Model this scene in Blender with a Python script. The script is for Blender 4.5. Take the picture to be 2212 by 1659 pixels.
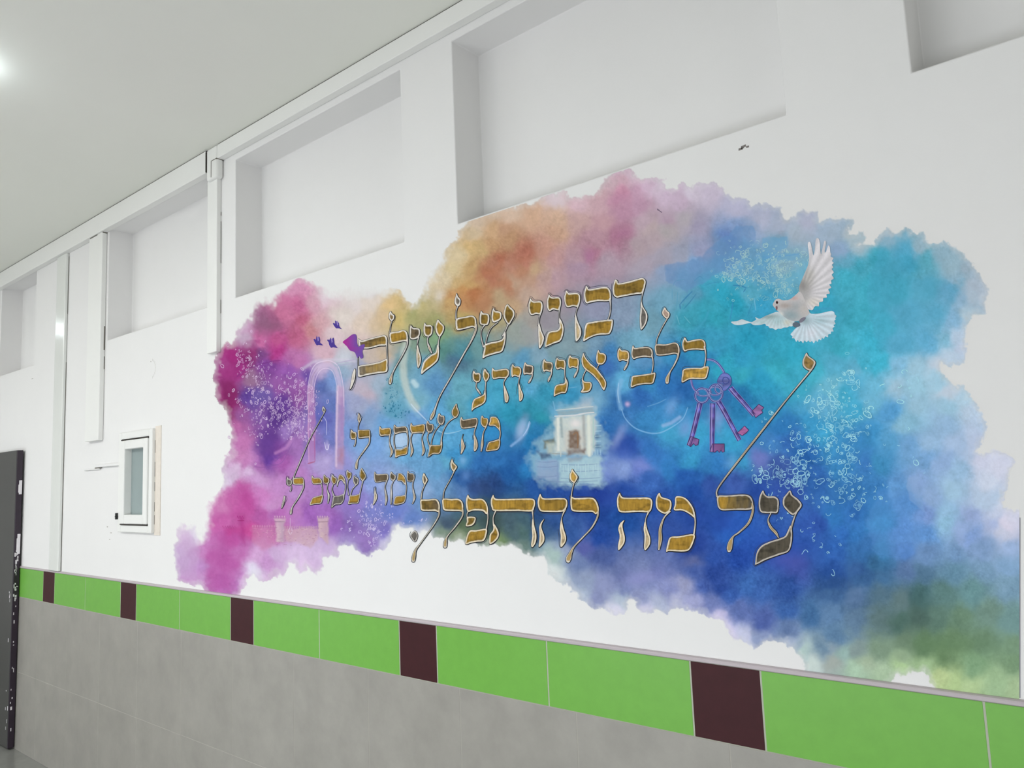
import bpy, bmesh, math, random
import numpy as np
from mathutils import Matrix, Vector, geometry

# ------------------------------------------------------------------ camera
IMG_W, IMG_H = 2212, 1659
CX, CY = IMG_W / 2, IMG_H / 2
CAM = np.array([0.0, -1.97, 1.763])
_a = np.array([-865.0 - CX, 1101.0 - CY])
_b = np.array([520.0 - CX, -13500.0 - CY])
FOC = math.sqrt(-(_a @ _b))
_x = -np.array([_a[0], _a[1], FOC]); _x /= np.linalg.norm(_x)
_z = np.array([_b[0], _b[1], FOC]); _z /= np.linalg.norm(_z)
RW = np.stack([_x, np.cross(_z, _x), _z], 0)          # camera axes -> world axes

for o in list(bpy.data.objects):
    bpy.data.objects.remove(o)
scene = bpy.context.scene
col = scene.collection
cam_data = bpy.data.cameras.new('camera')
cam_data.sensor_width = 36.0
cam_data.lens = FOC / IMG_W * 36.0
cam_data.clip_start = 0.02
cam = bpy.data.objects.new('camera', cam_data)
col.objects.link(cam)
cam.matrix_world = Matrix(((RW[0, 0], -RW[0, 1], -RW[0, 2], CAM[0]),
                           (RW[1, 0], -RW[1, 1], -RW[1, 2], CAM[1]),
                           (RW[2, 0], -RW[2, 1], -RW[2, 2], CAM[2]),
                           (0, 0, 0, 1)))
scene.camera = cam

# ------------------------------------------------------------------ world, lights, exposure
world = bpy.data.worlds.new('world')
scene.world = world
world.use_nodes = True
world.node_tree.nodes['Background'].inputs[0].default_value = (0.9, 0.95, 1.0, 1)
world.node_tree.nodes['Background'].inputs[1].default_value = 0.0
scene.view_settings.view_transform = 'Standard'
scene.view_settings.look = 'None'
scene.view_settings.exposure = 0.02
scene.view_settings.gamma = 1.0
scene.view_settings.use_curve_mapping = False


def area(name, loc, rot, sx, sy, power, color=(1, 1, 1), spread=180):
    d = bpy.data.lights.new(name, 'AREA')
    d.shape = 'RECTANGLE'
    d.size, d.size_y = sx, sy
    d.energy = power
    d.color = color
    d.spread = math.radians(spread)
    o = bpy.data.objects.new(name, d)
    o.location = loc
    o.rotation_euler = rot
    col.objects.link(o)
    return o


# added fills behind the camera, no windows there, brightening the lower wall
area('low_fill', (-1.7, -3.35, 0.7), (math.radians(90), 0, 0), 4.4, 1.0, 50, (0.94, 0.99, 1.06))
area('low_fill', (-7.4, -3.35, 0.95), (math.radians(90), 0, 0), 3.0, 1.3, 23, (0.92, 0.99, 1.07))
area('low_fill', (2.55, -1.75, 0.85), (math.radians(90), 0, math.radians(90)), 2.4, 1.3, 17, (1.0, 1.0, 1.0))  # added side fill from the right, brightening the niche reveals
# added row of fill lights at ceiling height behind the camera, without fixtures
for _i, _p in enumerate((3, 20, 37, 34, 23)):
    area('ceiling_fill', (0.4 - 2.2 * _i, -3.0, 3.485), (0, 0, 0), 1.2, 0.5, _p, (0.985, 0.995, 0.99))

# ------------------------------------------------------------------ helpers


def px(u, v, y=0.0):
    """photo pixel -> point on the wall plane (X, y, Z)"""
    d = RW @ np.array([u - CX, v - CY, FOC])
    t = (y - CAM[1]) / d[1]
    p = CAM + t * d
    return p


def px_arr(uv, y):
    uv = np.asarray(uv, dtype=np.float64).reshape(-1, 2)
    d = np.column_stack([uv[:, 0] - CX, uv[:, 1] - CY, np.full(len(uv), FOC)]) @ RW.T
    t = (y - CAM[1]) / d[:, 1]
    return CAM[None, :] + t[:, None] * d


def s2l(c):
    c = np.asarray(c, dtype=np.float64) / 255.0
    return np.where(c <= 0.04045, c / 12.92, ((c + 0.055) / 1.055) ** 2.4)


def mat(name, rgb, rough=0.6, spec=0.5, metal=0.0, noise=0.0, nscale=8.0, bump=0.0, bscale=60.0, stretch=(1, 1, 1)):
    m = bpy.data.materials.new(name)
    m.use_nodes = True
    nt = m.node_tree
    b = nt.nodes['Principled BSDF']
    lin = tuple(float(x) for x in s2l(rgb))
    b.inputs['Base Color'].default_value = (*lin, 1)
    b.inputs['Roughness'].default_value = rough
    b.inputs['Metallic'].default_value = metal
    b.inputs['Specular IOR Level'].default_value = spec
    tc = nt.nodes.new('ShaderNodeTexCoord')
    mp = nt.nodes.new('ShaderNodeMapping')
    mp.inputs['Scale'].default_value = stretch
    nt.links.new(tc.outputs['Object'], mp.inputs['Vector'])
    if noise > 0:
        n = nt.nodes.new('ShaderNodeTexNoise')
        n.inputs['Scale'].default_value = nscale
        n.inputs['Detail'].default_value = 6
        n.inputs['Roughness'].default_value = 0.65
        nt.links.new(mp.outputs['Vector'], n.inputs['Vector'])
        r = nt.nodes.new('ShaderNodeMapRange')
        r.inputs['From Min'].default_value = 0.25
        r.inputs['From Max'].default_value = 0.75
        r.inputs['To Min'].default_value = 1 - noise
        r.inputs['To Max'].default_value = 1 + noise
        nt.links.new(n.outputs['Fac'], r.inputs['Value'])
        v = nt.nodes.new('ShaderNodeVectorMath')
        v.operation = 'SCALE'
        v.inputs[0].default_value = lin
        nt.links.new(r.outputs['Result'], v.inputs['Scale'])
        nt.links.new(v.outputs['Vector'], b.inputs['Base Color'])
    if bump > 0:
        n2 = nt.nodes.new('ShaderNodeTexNoise')
        n2.inputs['Scale'].default_value = bscale
        n2.inputs['Detail'].default_value = 4
        nt.links.new(tc.outputs['Object'], n2.inputs['Vector'])
        bp = nt.nodes.new('ShaderNodeBump')
        bp.inputs['Strength'].default_value = bump
        bp.inputs['Distance'].default_value = 0.004
        nt.links.new(n2.outputs['Fac'], bp.inputs['Height'])
        nt.links.new(bp.outputs['Normal'], b.inputs['Normal'])
    return m


def tag(o, label=None, cat=None, group=None, kind=None):
    for k, v in (('label', label), ('category', cat), ('group', group), ('kind', kind)):
        if v:
            o[k] = v
    return o


def mesh_obj(name, verts, faces, mats, parent=None, fmat=None, smooth=False):
    me = bpy.data.meshes.new(name)
    me.from_pydata([tuple(map(float, v)) for v in verts], [], faces)
    for m in (mats if isinstance(mats, (list, tuple)) else [mats]):
        me.materials.append(m)
    if fmat is not None:
        me.polygons.foreach_set('material_index', fmat)
    if smooth:
        me.polygons.foreach_set('use_smooth', [True] * len(me.polygons))
    me.update()
    o = bpy.data.objects.new(name, me)
    col.objects.link(o)
    if parent is not None:
        o.parent = parent
        o.matrix_parent_inverse = parent.matrix_world.inverted()
    return o


def empty(name, loc):
    o = bpy.data.objects.new(name, None)
    o.location = loc
    o.empty_display_size = 0.1
    col.objects.link(o)
    bpy.context.view_layer.update()
    return o


class MB:
    """collects boxes, prisms and tubes into one mesh"""

    def __init__(self):
        self.v, self.f, self.m = [], [], []

    def poly(self, pts, faces, mi=0):
        n = len(self.v)
        self.v += [tuple(p) for p in pts]
        for f in faces:
            self.f.append([n + i for i in f])
            self.m.append(mi)

    def box(self, x0, x1, y0, y1, z0, z1, mi=0):
        p = [(x0, y0, z0), (x1, y0, z0), (x1, y1, z0), (x0, y1, z0),
             (x0, y0, z1), (x1, y0, z1), (x1, y1, z1), (x0, y1, z1)]
        self.poly(p, [(0, 3, 2, 1), (4, 5, 6, 7), (0, 1, 5, 4), (1, 2, 6, 5), (2, 3, 7, 6), (3, 0, 4, 7)], mi)

    def prism(self, prof, axis, a0, a1, mi=0):
        """closed 2-D profile pushed along an axis ('x': profile in y,z; 'z': in x,y; 'y': in x,z)"""
        n = len(prof)
        def P(q, a):
            return (a, q[0], q[1]) if axis == 'x' else ((q[0], q[1], a) if axis == 'z' else (q[0], a, q[1]))
        pts = [P(q, a0) for q in prof] + [P(q, a1) for q in prof]
        fs = [(i, (i + 1) % n, n + (i + 1) % n, n + i) for i in range(n)]
        fs += [tuple(range(n))[::-1], tuple(range(n, 2 * n))]
        self.poly(pts, fs, mi)

    def build(self, name, mats, parent=None, bevel=0.0, seg=2):
        o = mesh_obj(name, self.v, self.f, mats, parent, self.m)
        bm = bmesh.new()
        bm.from_mesh(o.data)
        bmesh.ops.recalc_face_normals(bm, faces=bm.faces)
        bm.to_mesh(o.data)
        bm.free()
        if bevel > 0:
            md = o.modifiers.new('bevel', 'BEVEL')
            md.width = bevel
            md.segments = seg
            md.limit_method = 'ANGLE'
            md.angle_limit = math.radians(40)
        return o


WALL_RGB = (233, 232, 231)
M_wall = mat('white plaster paint', WALL_RGB, rough=0.75, spec=0.25, noise=0.012, nscale=3, bump=0.06, bscale=90)
M_ceil = mat('white ceiling paint', (237, 238, 230), rough=0.8, spec=0.2, noise=0.012, nscale=1.3, bump=0.05, bscale=40)
M_floor = mat('grey floor tiles', (138, 139, 134), rough=0.14, spec=0.5, noise=0.1, nscale=9)
M_pvc = mat('white plastic', (236, 236, 233), rough=0.45, spec=0.4, noise=0.01, nscale=5)
M_pvc_gloss = mat('glossy white plastic', (226, 228, 224), rough=0.16, spec=0.6, noise=0.01, nscale=4, bump=0.25, bscale=9)
M_dark = mat('dark gap shade and seal', (52, 46, 42), rough=0.9, noise=0.1)
M_crack = mat('dark crack', (112, 108, 100), rough=0.9, noise=0.1)
M_strip = mat('pale metal edge strip', (186, 176, 180), rough=0.42, spec=0.4, metal=0.0, noise=0.02, nscale=4)
M_green = mat('green glazed tile', (113, 176, 72), rough=0.34, spec=0.3, noise=0.05, nscale=26)
M_brown = mat('dark brown glazed tile', (62, 26, 30), rough=0.5, spec=0.2, noise=0.12, nscale=26)
M_grout = mat('light grout', (176, 180, 164), rough=0.85, noise=0.04, nscale=40)
M_grout2 = mat('grey grout', (170, 166, 158), rough=0.85, noise=0.04, nscale=40)
M_grey = mat('grey stone-look tile', (156, 153, 146), rough=0.3, spec=0.4, noise=0.13, nscale=5.5, bump=0.03, bscale=30)
M_door = mat('dark grey door paint', (62, 62, 60), rough=0.38, spec=0.5, noise=0.06, nscale=7)
M_dooredge = mat('dark plum door edge', (46, 34, 48), rough=0.5, noise=0.15, nscale=20)
M_splash = mat('white paint splashes', (232, 228, 232), rough=0.7, noise=0.05)
M_glass = mat('frosted grey glass', (148, 162, 162), rough=0.22, spec=0.5, noise=0.03, nscale=5)
M_beige = mat('raw beige plaster', (228, 219, 208), rough=0.9, spec=0.2, noise=0.05, nscale=30, bump=0.3, bscale=80)
M_black = mat('black plastic', (28, 30, 30), rough=0.5, noise=0.1)
M_scuff = mat('grey scuff', (128, 122, 118), rough=0.9, noise=0.2)

# ------------------------------------------------------------------ room shell
CEIL = 3.496
XL, XR, YF = -11.0, 2.6, -3.4


def build_wall():
    cells = []
    ndep = 0.15
    niches = [(-0.365, 0.85), (-1.885, -0.67), (-3.42, -2.178), (-4.92, -3.64), (-6.93, -6.17), (-8.6, -7.4)]
    zt, zb = 3.388, 2.675
    win = (-4.66, -4.27, 1.525, 2.075)
    xs = sorted({XL, XR, win[0], win[1], *[a for n in niches for a in n]})
    zs = sorted({0.0, zb, zt, CEIL, win[2], win[3]})
    def depth(x, z):
        for a, b in niches:
            if a < x < b and zb < z < zt:
                return ndep
        if win[0] < x < win[1] and win[2] < z < win[3]:
            return 0.12
        return 0.0
    nx, nz = len(xs) - 1, len(zs) - 1
    D = [[depth((xs[i] + xs[i + 1]) / 2, (zs[j] + zs[j + 1]) / 2) for j in range(nz)] for i in range(nx)]
    bm = bmesh.new()
    def q(a, b, c, d):
        bm.faces.new([bm.verts.new(p) for p in (a, b, c, d)])
    for i in range(nx):
        for j in range(nz):
            d = D[i][j]
            q((xs[i], d, zs[j]), (xs[i + 1], d, zs[j]), (xs[i + 1], d, zs[j + 1]), (xs[i], d, zs[j + 1]))
            if i + 1 < nx and D[i + 1][j] != d:
                e = D[i + 1][j]
                q((xs[i + 1], d, zs[j]), (xs[i + 1], e, zs[j]), (xs[i + 1], e, zs[j + 1]), (xs[i + 1], d, zs[j + 1]))
            if j + 1 < nz and D[i][j + 1] != d:
                e = D[i][j + 1]
                q((xs[i], d, zs[j + 1]), (xs[i + 1], d, zs[j + 1]), (xs[i + 1], e, zs[j + 1]), (xs[i], e, zs[j + 1]))
    # outer shell so that the wall has a real thickness
    t = 0.3
    for a, b, c, d in (((XL, t, 0), (XL, t, CEIL), (XR, t, CEIL), (XR, t, 0)),
                       ((XL, 0, 0), (XL, 0, CEIL), (XL, t, CEIL), (XL, t, 0)),
                       ((XR, 0, 0), (XR, t, 0), (XR, t, CEIL), (XR, 0, CEIL))):
        q(a, b, c, d)
    bmesh.ops.remove_doubles(bm, verts=bm.verts, dist=1e-5)
    for v in bm.verts:                      # plaster sills sloped to remove the shaded band at the niche foot
        if abs(v.co.y - ndep) < 1e-4 and abs(v.co.z - zb) < 1e-4:
            v.co.z += 0.068
    bmesh.ops.recalc_face_normals(bm, faces=bm.faces)
    me = bpy.data.meshes.new('wall_back')
    bm.to_mesh(me)
    bm.free()
    me.materials.append(M_wall)
    o = bpy.data.objects.new('wall_back', me)
    col.objects.link(o)
    md = o.modifiers.new('bevel', 'BEVEL')
    md.width = 0.004
    md.segments = 3
    md.limit_method = 'ANGLE'
    md.angle_limit = math.radians(40)
    return tag(o, kind='structure', label='long white plastered wall with shallow upper niches')


wall_back = build_wall()

mb = MB(); mb.box(XL, XR, YF, 0.3, -0.1, 0.0)
tag(mb.build('floor', M_floor), kind='structure')
mb = MB(); mb.box(XL, XR, YF, 0.3, CEIL, CEIL + 0.1)
tag(mb.build('ceiling', M_ceil), kind='structure')
mb = MB(); mb.box(XL - 0.1, XL, YF, 0.3, 0, CEIL)
tag(mb.build('wall_left', M_wall), kind='structure')
mb = MB(); mb.box(XR, XR + 0.1, YF, 0.3, 0, CEIL)
tag(mb.build('wall_right', M_wall), kind='structure')
mb = MB(); mb.box(XL, XR, YF - 0.1, YF, 0, CEIL)
tag(mb.build('wall_front', M_wall), kind='structure')

# tiled dado: edge strip, green and brown band, grey tiles
TY = -0.008
mb = MB()
prof = [(0.0, 1.2300), (-0.0095, 1.2300), (-0.0110, 1.2315), (-0.0110, 1.2370), (-0.0095, 1.2400), (-0.005, 1.2420), (0.0, 1.2425)]
mb.prism(prof, 'x', XL, XR)
tag(mb.build('trim_1', M_strip), kind='structure', label='pale edge strip on top of the green tile band')

mb = MB()
mb.box(XL, XR, TY + 0.0007, 0.0, 1.029, 1.2300, 2)
g = 0.0019
PER, B0 = 1.1975, -1.053
for k in range(-3, 9):
    xb = B0 - PER * k
    for a, b, mi in ((xb, xb + 0.2, 1), (xb + 0.2, xb + 0.699, 0), (xb + 0.699, xb + PER, 0)):
        a2, b2 = max(a + g, XL), min(b - g, XR)
        if b2 - a2 > 0.02:
            mb.box(a2, b2, TY, TY + 0.003, 1.0305, 1.2290, mi)
tag(mb.build('trim_2', [M_green, M_brown, M_grout], bevel=0.0012, seg=1), kind='structure', label='band of green wall tiles with dark brown tiles between')

mb = MB()
mb.box(XL, XR, TY + 0.0006, 0.0, 0.0, 1.029, 1)
x = -3.43 - 0.4955 * 15
gg = 0.0009
while x < XR:
    for z0, z1 in ((0.0, 0.518), (0.518, 1.029)):
        a2, b2 = max(x + gg, XL), min(x + 0.4955 - gg, XR)
        if b2 - a2 > 0.02:
            mb.box(a2, b2, TY, TY + 0.003, z0 + gg, z1 - gg, 0)
    x += 0.4955
tag(mb.build('trim_3', [M_grey, M_grout2], bevel=0.001, seg=1), kind='structure', label='large grey stone-look tiles on the lower wall')

# door: dark leaf lying close to the wall at the left end
door = empty('door_1', (-6.72, -0.02, 0.0))
tag(door, kind='structure', label='dark grey door leaf with paint-splashed edge')
mb = MB()
mb.box(-7.2, -6.297, -0.052, -0.013, 0.012, 2.066)
mb.build('door_leaf', M_door, door, bevel=0.002)
mb = MB()
mb.box(-6.297, -6.286, -0.050, -0.0135, 0.012, 2.066)
mb.build('edge_strip', M_dooredge, door, bevel=0.001)
rnd = random.Random(4)
for z, h in ((1.80, 0.10), (1.40, 0.14)):
    mb = MB()
    mb.box(-6.2865, -6.2815, -0.034, -0.015, z - h / 2, z + h / 2)
    mb.box(-6.2865, -6.2805, -0.038, -0.024, z - h / 2 + 0.012, z + h / 2 - 0.03)
    tag(mb.build('hinge', M_splash, door, bevel=0.002), label='hinge smeared with white paint')
mb = MB()
for i in range(46):
    z = rnd.choice([rnd.uniform(0.05, 1.25), rnd.uniform(1.0, 1.35)])
    h = rnd.uniform(0.006, 0.03)
    if rnd.random() < 0.7:
        a = rnd.uniform(-0.049, -0.03)
        mb.box(-6.2858, -6.2852, a, a + rnd.uniform(0.003, 0.012), z, z + h)
    else:
        a = rnd.uniform(-6.36, -6.31)
        mb.box(a, a + rnd.uniform(0.004, 0.012), -0.0526, -0.052, z, z + h)
mb.build('paint_splash', M_splash, door)

# ------------------------------------------------------------------ small frosted window
win = empty('window_1', (-4.47, 0.0, 1.51))
tag(win, kind='structure', label='small white framed window with frosted grey glass')
def ring(mb, x0, x1, z0, z1, w, y0, y1, mi=0, wl=None):
    wl = wl or w
    mb.box(x0, x0 + wl, y0, y1, z0, z1, mi)
    mb.box(x1 - w, x1, y0, y1, z0, z1, mi)
    mb.box(x0 + wl, x1 - w, y0, y1, z1 - w, z1, mi)
    mb.box(x0 + wl, x1 - w, y0, y1, z0, z0 + w, mi)
mb = MB(); ring(mb, -4.672, -4.247, 1.513, 2.085, 0.040, -0.022, 0.11)
mb.build('window_frame', M_pvc, win, bevel=0.004)
mb = MB(); ring(mb, -4.629, -4.290, 1.560, 2.037, 0.052, -0.030, 0.05)
mb.build('sash', M_pvc, win, bevel=0.006)
mb = MB(); mb.box(-4.58, -4.34, 0.012, 0.022, 1.609, 1.988)
mb.build('glass_pane', M_glass, win)
mb = MB()
mb.box(-4.632, -4.287, -0.026, -0.012, 2.0375, 2.0425)
mb.box(-4.632, -4.287, -0.026, -0.012, 1.5540, 1.5590)
mb.build('seal', M_dark, win)
mb = MB(); mb.box(-4.678, -4.664, -0.034, -0.02, 1.585, 1.622)
mb.box(-4.672, -4.660, -0.038, -0.022, 1.598, 1.606)
mb.build('latch', M_black, win, bevel=0.002)
mb = MB(); mb.box(-4.247, -4.183, -0.004, 0.01, 1.502, 2.098)
tag(mb.build('plaster_strip', M_beige, win), label='raw beige plaster strip beside the frame')
for z0, z1 in ((1.56, 1.61), (1.63, 1.68), (1.74, 1.79), (1.82, 1.90), (1.95, 2.02)):
    mb = MB(); mb.box(-4.2475, -4.2445, -0.0052, -0.003, z0, z1)
    mb.build('crack', M_crack, win)

# ------------------------------------------------------------------ cable trunking under the ceiling and down the wall
t = empty('cable_trunking', (-1.0, 0, 3.42))
tag(t, 'long white cable trunking under the ceiling right of the corner box', 'trunking')
mb = MB(); mb.box(-3.5312, XR, -0.038, -0.0005, 3.419, CEIL - 0.0045)
mb.build('trunk_cover', M_pvc, t, bevel=0.003)
mb = MB(); mb.box(-3.5312, XR, -0.034, -0.001, CEIL - 0.0045, CEIL - 0.0005)  # dark strip painting the shade in the gap below the ceiling
mb.build('gap_line', M_dark, t)

t = empty('cable_trunking', (-7, 0, 3.37))
tag(t, 'wider white cable trunking under the ceiling left of the corner box', 'trunking')
mb = MB(); mb.box(XL, -3.645, -0.041, -0.0005, 3.372, CEIL - 0.0045)
mb.build('trunk_cover', M_pvc, t, bevel=0.003)
mb = MB(); mb.box(XL, -3.645, -0.037, -0.001, CEIL - 0.0045, CEIL - 0.0005)  # shade of the ceiling gap, drawn as a dark strip
mb.build('gap_line', M_dark, t)
mb = MB(); mb.box(-3.645, -3.6365, -0.0405, -0.001, 3.376, 3.485)  # solid dark box standing for the shade inside the open joint
mb.build('joint_gap_shade', M_dark, t)

zend = float(px(462, 764)[2])
t = empty('cable_duct', (-3.6, 0, zend))
tag(t, 'white vertical cable duct running from the corner box down to the mural', 'duct')
mb = MB(); mb.box(-3.652, -3.556, -0.025, -0.0005, zend, 3.33)
mb.build('duct_cover', M_pvc, t, bevel=0.003)
mb = MB()
for z0, z1 in ((2.88, 3.10), (3.13, 3.15), (2.62, 2.69)):
    mb = MB(); mb.box(-3.5558, -3.5548, -0.0035, -0.001, z0, z1)
    mb.build('gap_line', M_crack, t)
b = empty('junction_box', (-3.59, 0, 3.32))
tag(b, 'white rounded corner box where the trunking turns down the wall', 'box')
mb = MB(); mb.box(-3.6365, -3.532, -0.0415, -0.0005, 3.32, CEIL - 0.002)
mb.build('box_cover', M_pvc, b, bevel=0.014, seg=4)
mb = MB(); mb.box(-3.586, -3.5315, -0.0422, -0.002, 3.4165, 3.4205)
mb.box(-3.5865, -3.5815, -0.0424, -0.03, 3.332, 3.418)
mb.build('lid_seam', M_crack, b)

t = empty('cable_duct', (-5.05, 0, 2.03))
tag(t, 'wide matt white vertical duct left of the niche above the small window', 'duct')
mb = MB(); mb.box(-5.15, -4.945, -0.030, -0.0005, 2.06, 3.372)
mb.build('duct_cover', M_pvc, t, bevel=0.004)
for q in ((-5.13, -5.02, -0.0325, -0.03, 3.367, 3.3715), (-4.9450, -4.9440, -0.009, -0.002, 2.62, 2.77), (-4.9450, -4.9442, -0.006, -0.002, 2.50, 2.58),
          (-4.9450, -4.940, -0.03, -0.004, 3.366, 3.3715)):
    mb = MB(); mb.box(*q)
    mb.build('crack', M_crack, t)

t = empty('cable_duct', (-5.66, 0, 1.245))
tag(t, 'glossy white vertical duct nearest the dark door', 'duct')
mb = MB(); mb.box(-5.715, -5.556, -0.022, -0.0005, 1.2428, 3.372)
mb.build('duct_cover', M_pvc_gloss, t, bevel=0.006, seg=3)
for z0, z1 in ((1.245, 2.62), (2.95, 3.35)):
    mb = MB(); mb.box(-5.556, -5.5553, -0.0045, -0.002, z0, z1)
    mb.build('gap_line', M_crack, t)

# shallow plaster ledge left of the window
lz = float(px(230, 1004)[2])
t = empty('plaster_ledge', (-4.85, 0, lz))
tag(t, 'short white ledge sticking out of the wall left of the small window', 'ledge')
mb = MB(); mb.box(-5.02, -4.676, -0.018, -0.0005, lz - 0.012, lz + 0.004)
mb.box(-5.20, -4.97, -0.012, -0.0005, lz - 0.026, lz - 0.018)
mb.build('ledge_strip', M_wall, t, bevel=0.003)
mb = MB(); mb.box(-5.03, -4.95, -0.0125, -0.0008, lz - 0.0178, lz - 0.0125)
mb.build('crack', M_crack, t)

# scuffs on the plaster
def scuffs(name, pts, m, y=-0.0006):
    mb = MB()
    for u, v, w, h in pts:
        p = px(u, v)
        mb.box(p[0] - w / 2, p[0] + w / 2, y, 0, p[2] - h / 2, p[2] + h / 2)
    return mb.build(name, m, wall_back)
scuffs('scuff_mark', [(1600, 322, .012, .006), (1604, 318, .008, .008), (1609, 315, .006, .006), (1615, 317, .008, .005)], M_scuff)
scuffs('scuff_mark', [(232, 1138, .014, .006), (240, 1151, .016, .005), (237, 1165, .012, .005), (140, 832, .010, .007), (70, 818, .03, .004), (326, 781, .007, .006)], mat('pale scuff', (176, 172, 166), rough=0.9, noise=0.1))
mb = MB()
cpt = px(327, 797)
for i in range(9):
    a = math.radians(-70 + i * 18)
    xx, zz = cpt[0] + 0.05 * math.cos(a), cpt[2] + 0.052 * math.sin(a)
    mb.box(xx - .002, xx + .002, -0.0004, 0, zz - .007, zz + .007)
mb.build('scuff_mark', mat('filled hole edge', (206, 204, 200), rough=0.9, noise=0.05), wall_back)

# ------------------------------------------------------------------ ceiling lamps (just outside the frame)
M_emit = bpy.data.materials.new('lit lamp diffuser')
M_emit.use_nodes = True
_n = M_emit.node_tree.nodes['Principled BSDF']
_n.inputs['Base Color'].default_value = (0.8, 0.85, 0.9, 1)
_n.inputs['Emission Color'].default_value = (0.86, 0.95, 1.0, 1)
_n.inputs['Emission Strength'].default_value = 7.0
for lx, lab in ((-3.53, 'round glowing ceiling lamp nearest the corner box'), (-8.76, 'round glowing ceiling lamp at the far end of the room')):
    LY = -1.22 if lx > -5 else -1.12
    lamp = empty('ceiling_lamp', (lx, LY, CEIL))
    tag(lamp, lab, 'lamp', 'round ceiling lamps')
    for nm, mm, prof in (('base', M_pvc, [(0.0, 0.0), (0.12, 0.0), (0.12, -0.012), (0.0, -0.012)]),
                         ('diffuser', M_emit, [(0.0, -0.013), (0.14, -0.013), (0.155, -0.03), (0.15, -0.06), (0.11, -0.08), (0.0, -0.09)])):
        mb = MB(); n = 28
        pts = [(lx + r * math.cos(2 * math.pi * i / n), LY + r * math.sin(2 * math.pi * i / n), CEIL - 0.001 + z) for r, z in prof for i in range(n)]
        fs = [(j * n + i, j * n + (i + 1) % n, (j + 1) * n + (i + 1) % n, (j + 1) * n + i) for j in range(len(prof) - 1) for i in range(n)]
        mb.poly(pts, fs)
        mb.build(nm, mm, lamp)

# ==================================================================== the wall mural
# All mural coordinates below were read off the photograph; px_arr() puts them on the wall plane.
ILL = np.array([[ 0.44725, 0.48183, 0.4387 ],
 [ 0.23386, 0.21511, 0.24737],
 [ 0.76987, 0.74483, 0.75762],
 [-0.14617,-0.14114,-0.15609],
 [-0.34645,-0.32582,-0.33491],
 [-0.30996,-0.29703,-0.29043],
 [ 0.0349 , 0.03433, 0.0371 ],
 [ 0.01023, 0.00698, 0.00777],
 [ 0.15103, 0.14515, 0.14698],
 [-0.00966,-0.01049,-0.0148 ]])
WALL_LIN = s2l(WALL_RGB)
GAIN = np.array([1.0, 1.005, 1.055])


def paint_albedo(lin, uv):
    """photographed colour -> paint colour (takes the room's light on the plain wall back out)"""
    u, v = uv[:, 0] / 1000.0, uv[:, 1] / 1000.0
    A = np.stack([np.ones_like(u), u, v, u * u, u * v, v * v, u ** 3, u * u * v, u * v * v, v ** 3], 1)
    return np.clip(lin / (A @ ILL) * WALL_LIN * GAIN, 0.002, 0.93)


RNG = np.random.RandomState(11)
_lat = [RNG.rand(256, 256) for _ in range(8)]


def vnoise(x, y, k=0):
    L = _lat[k % 8]
    xi, yi = np.floor(x).astype(int), np.floor(y).astype(int)
    fx, fy = x - xi, y - yi
    fx, fy = fx * fx * (3 - 2 * fx), fy * fy * (3 - 2 * fy)
    a, b = L[xi % 256, yi % 256], L[(xi + 1) % 256, yi % 256]
    c, d = L[xi % 256, (yi + 1) % 256], L[(xi + 1) % 256, (yi + 1) % 256]
    return (a * (1 - fx) + b * fx) * (1 - fy) + (c * (1 - fx) + d * fx) * fy


def fbm(x, y, k=0, octv=4, g=0.5):
    s, a, t = 0, 1.0, 0
    for i in range(octv):
        s = s + a * (vnoise(x * 2 ** i + 17 * i, y * 2 ** i + 31 * i, k + i) - 0.5)
        t += a
        a *= g
    return s / t * 2


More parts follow.
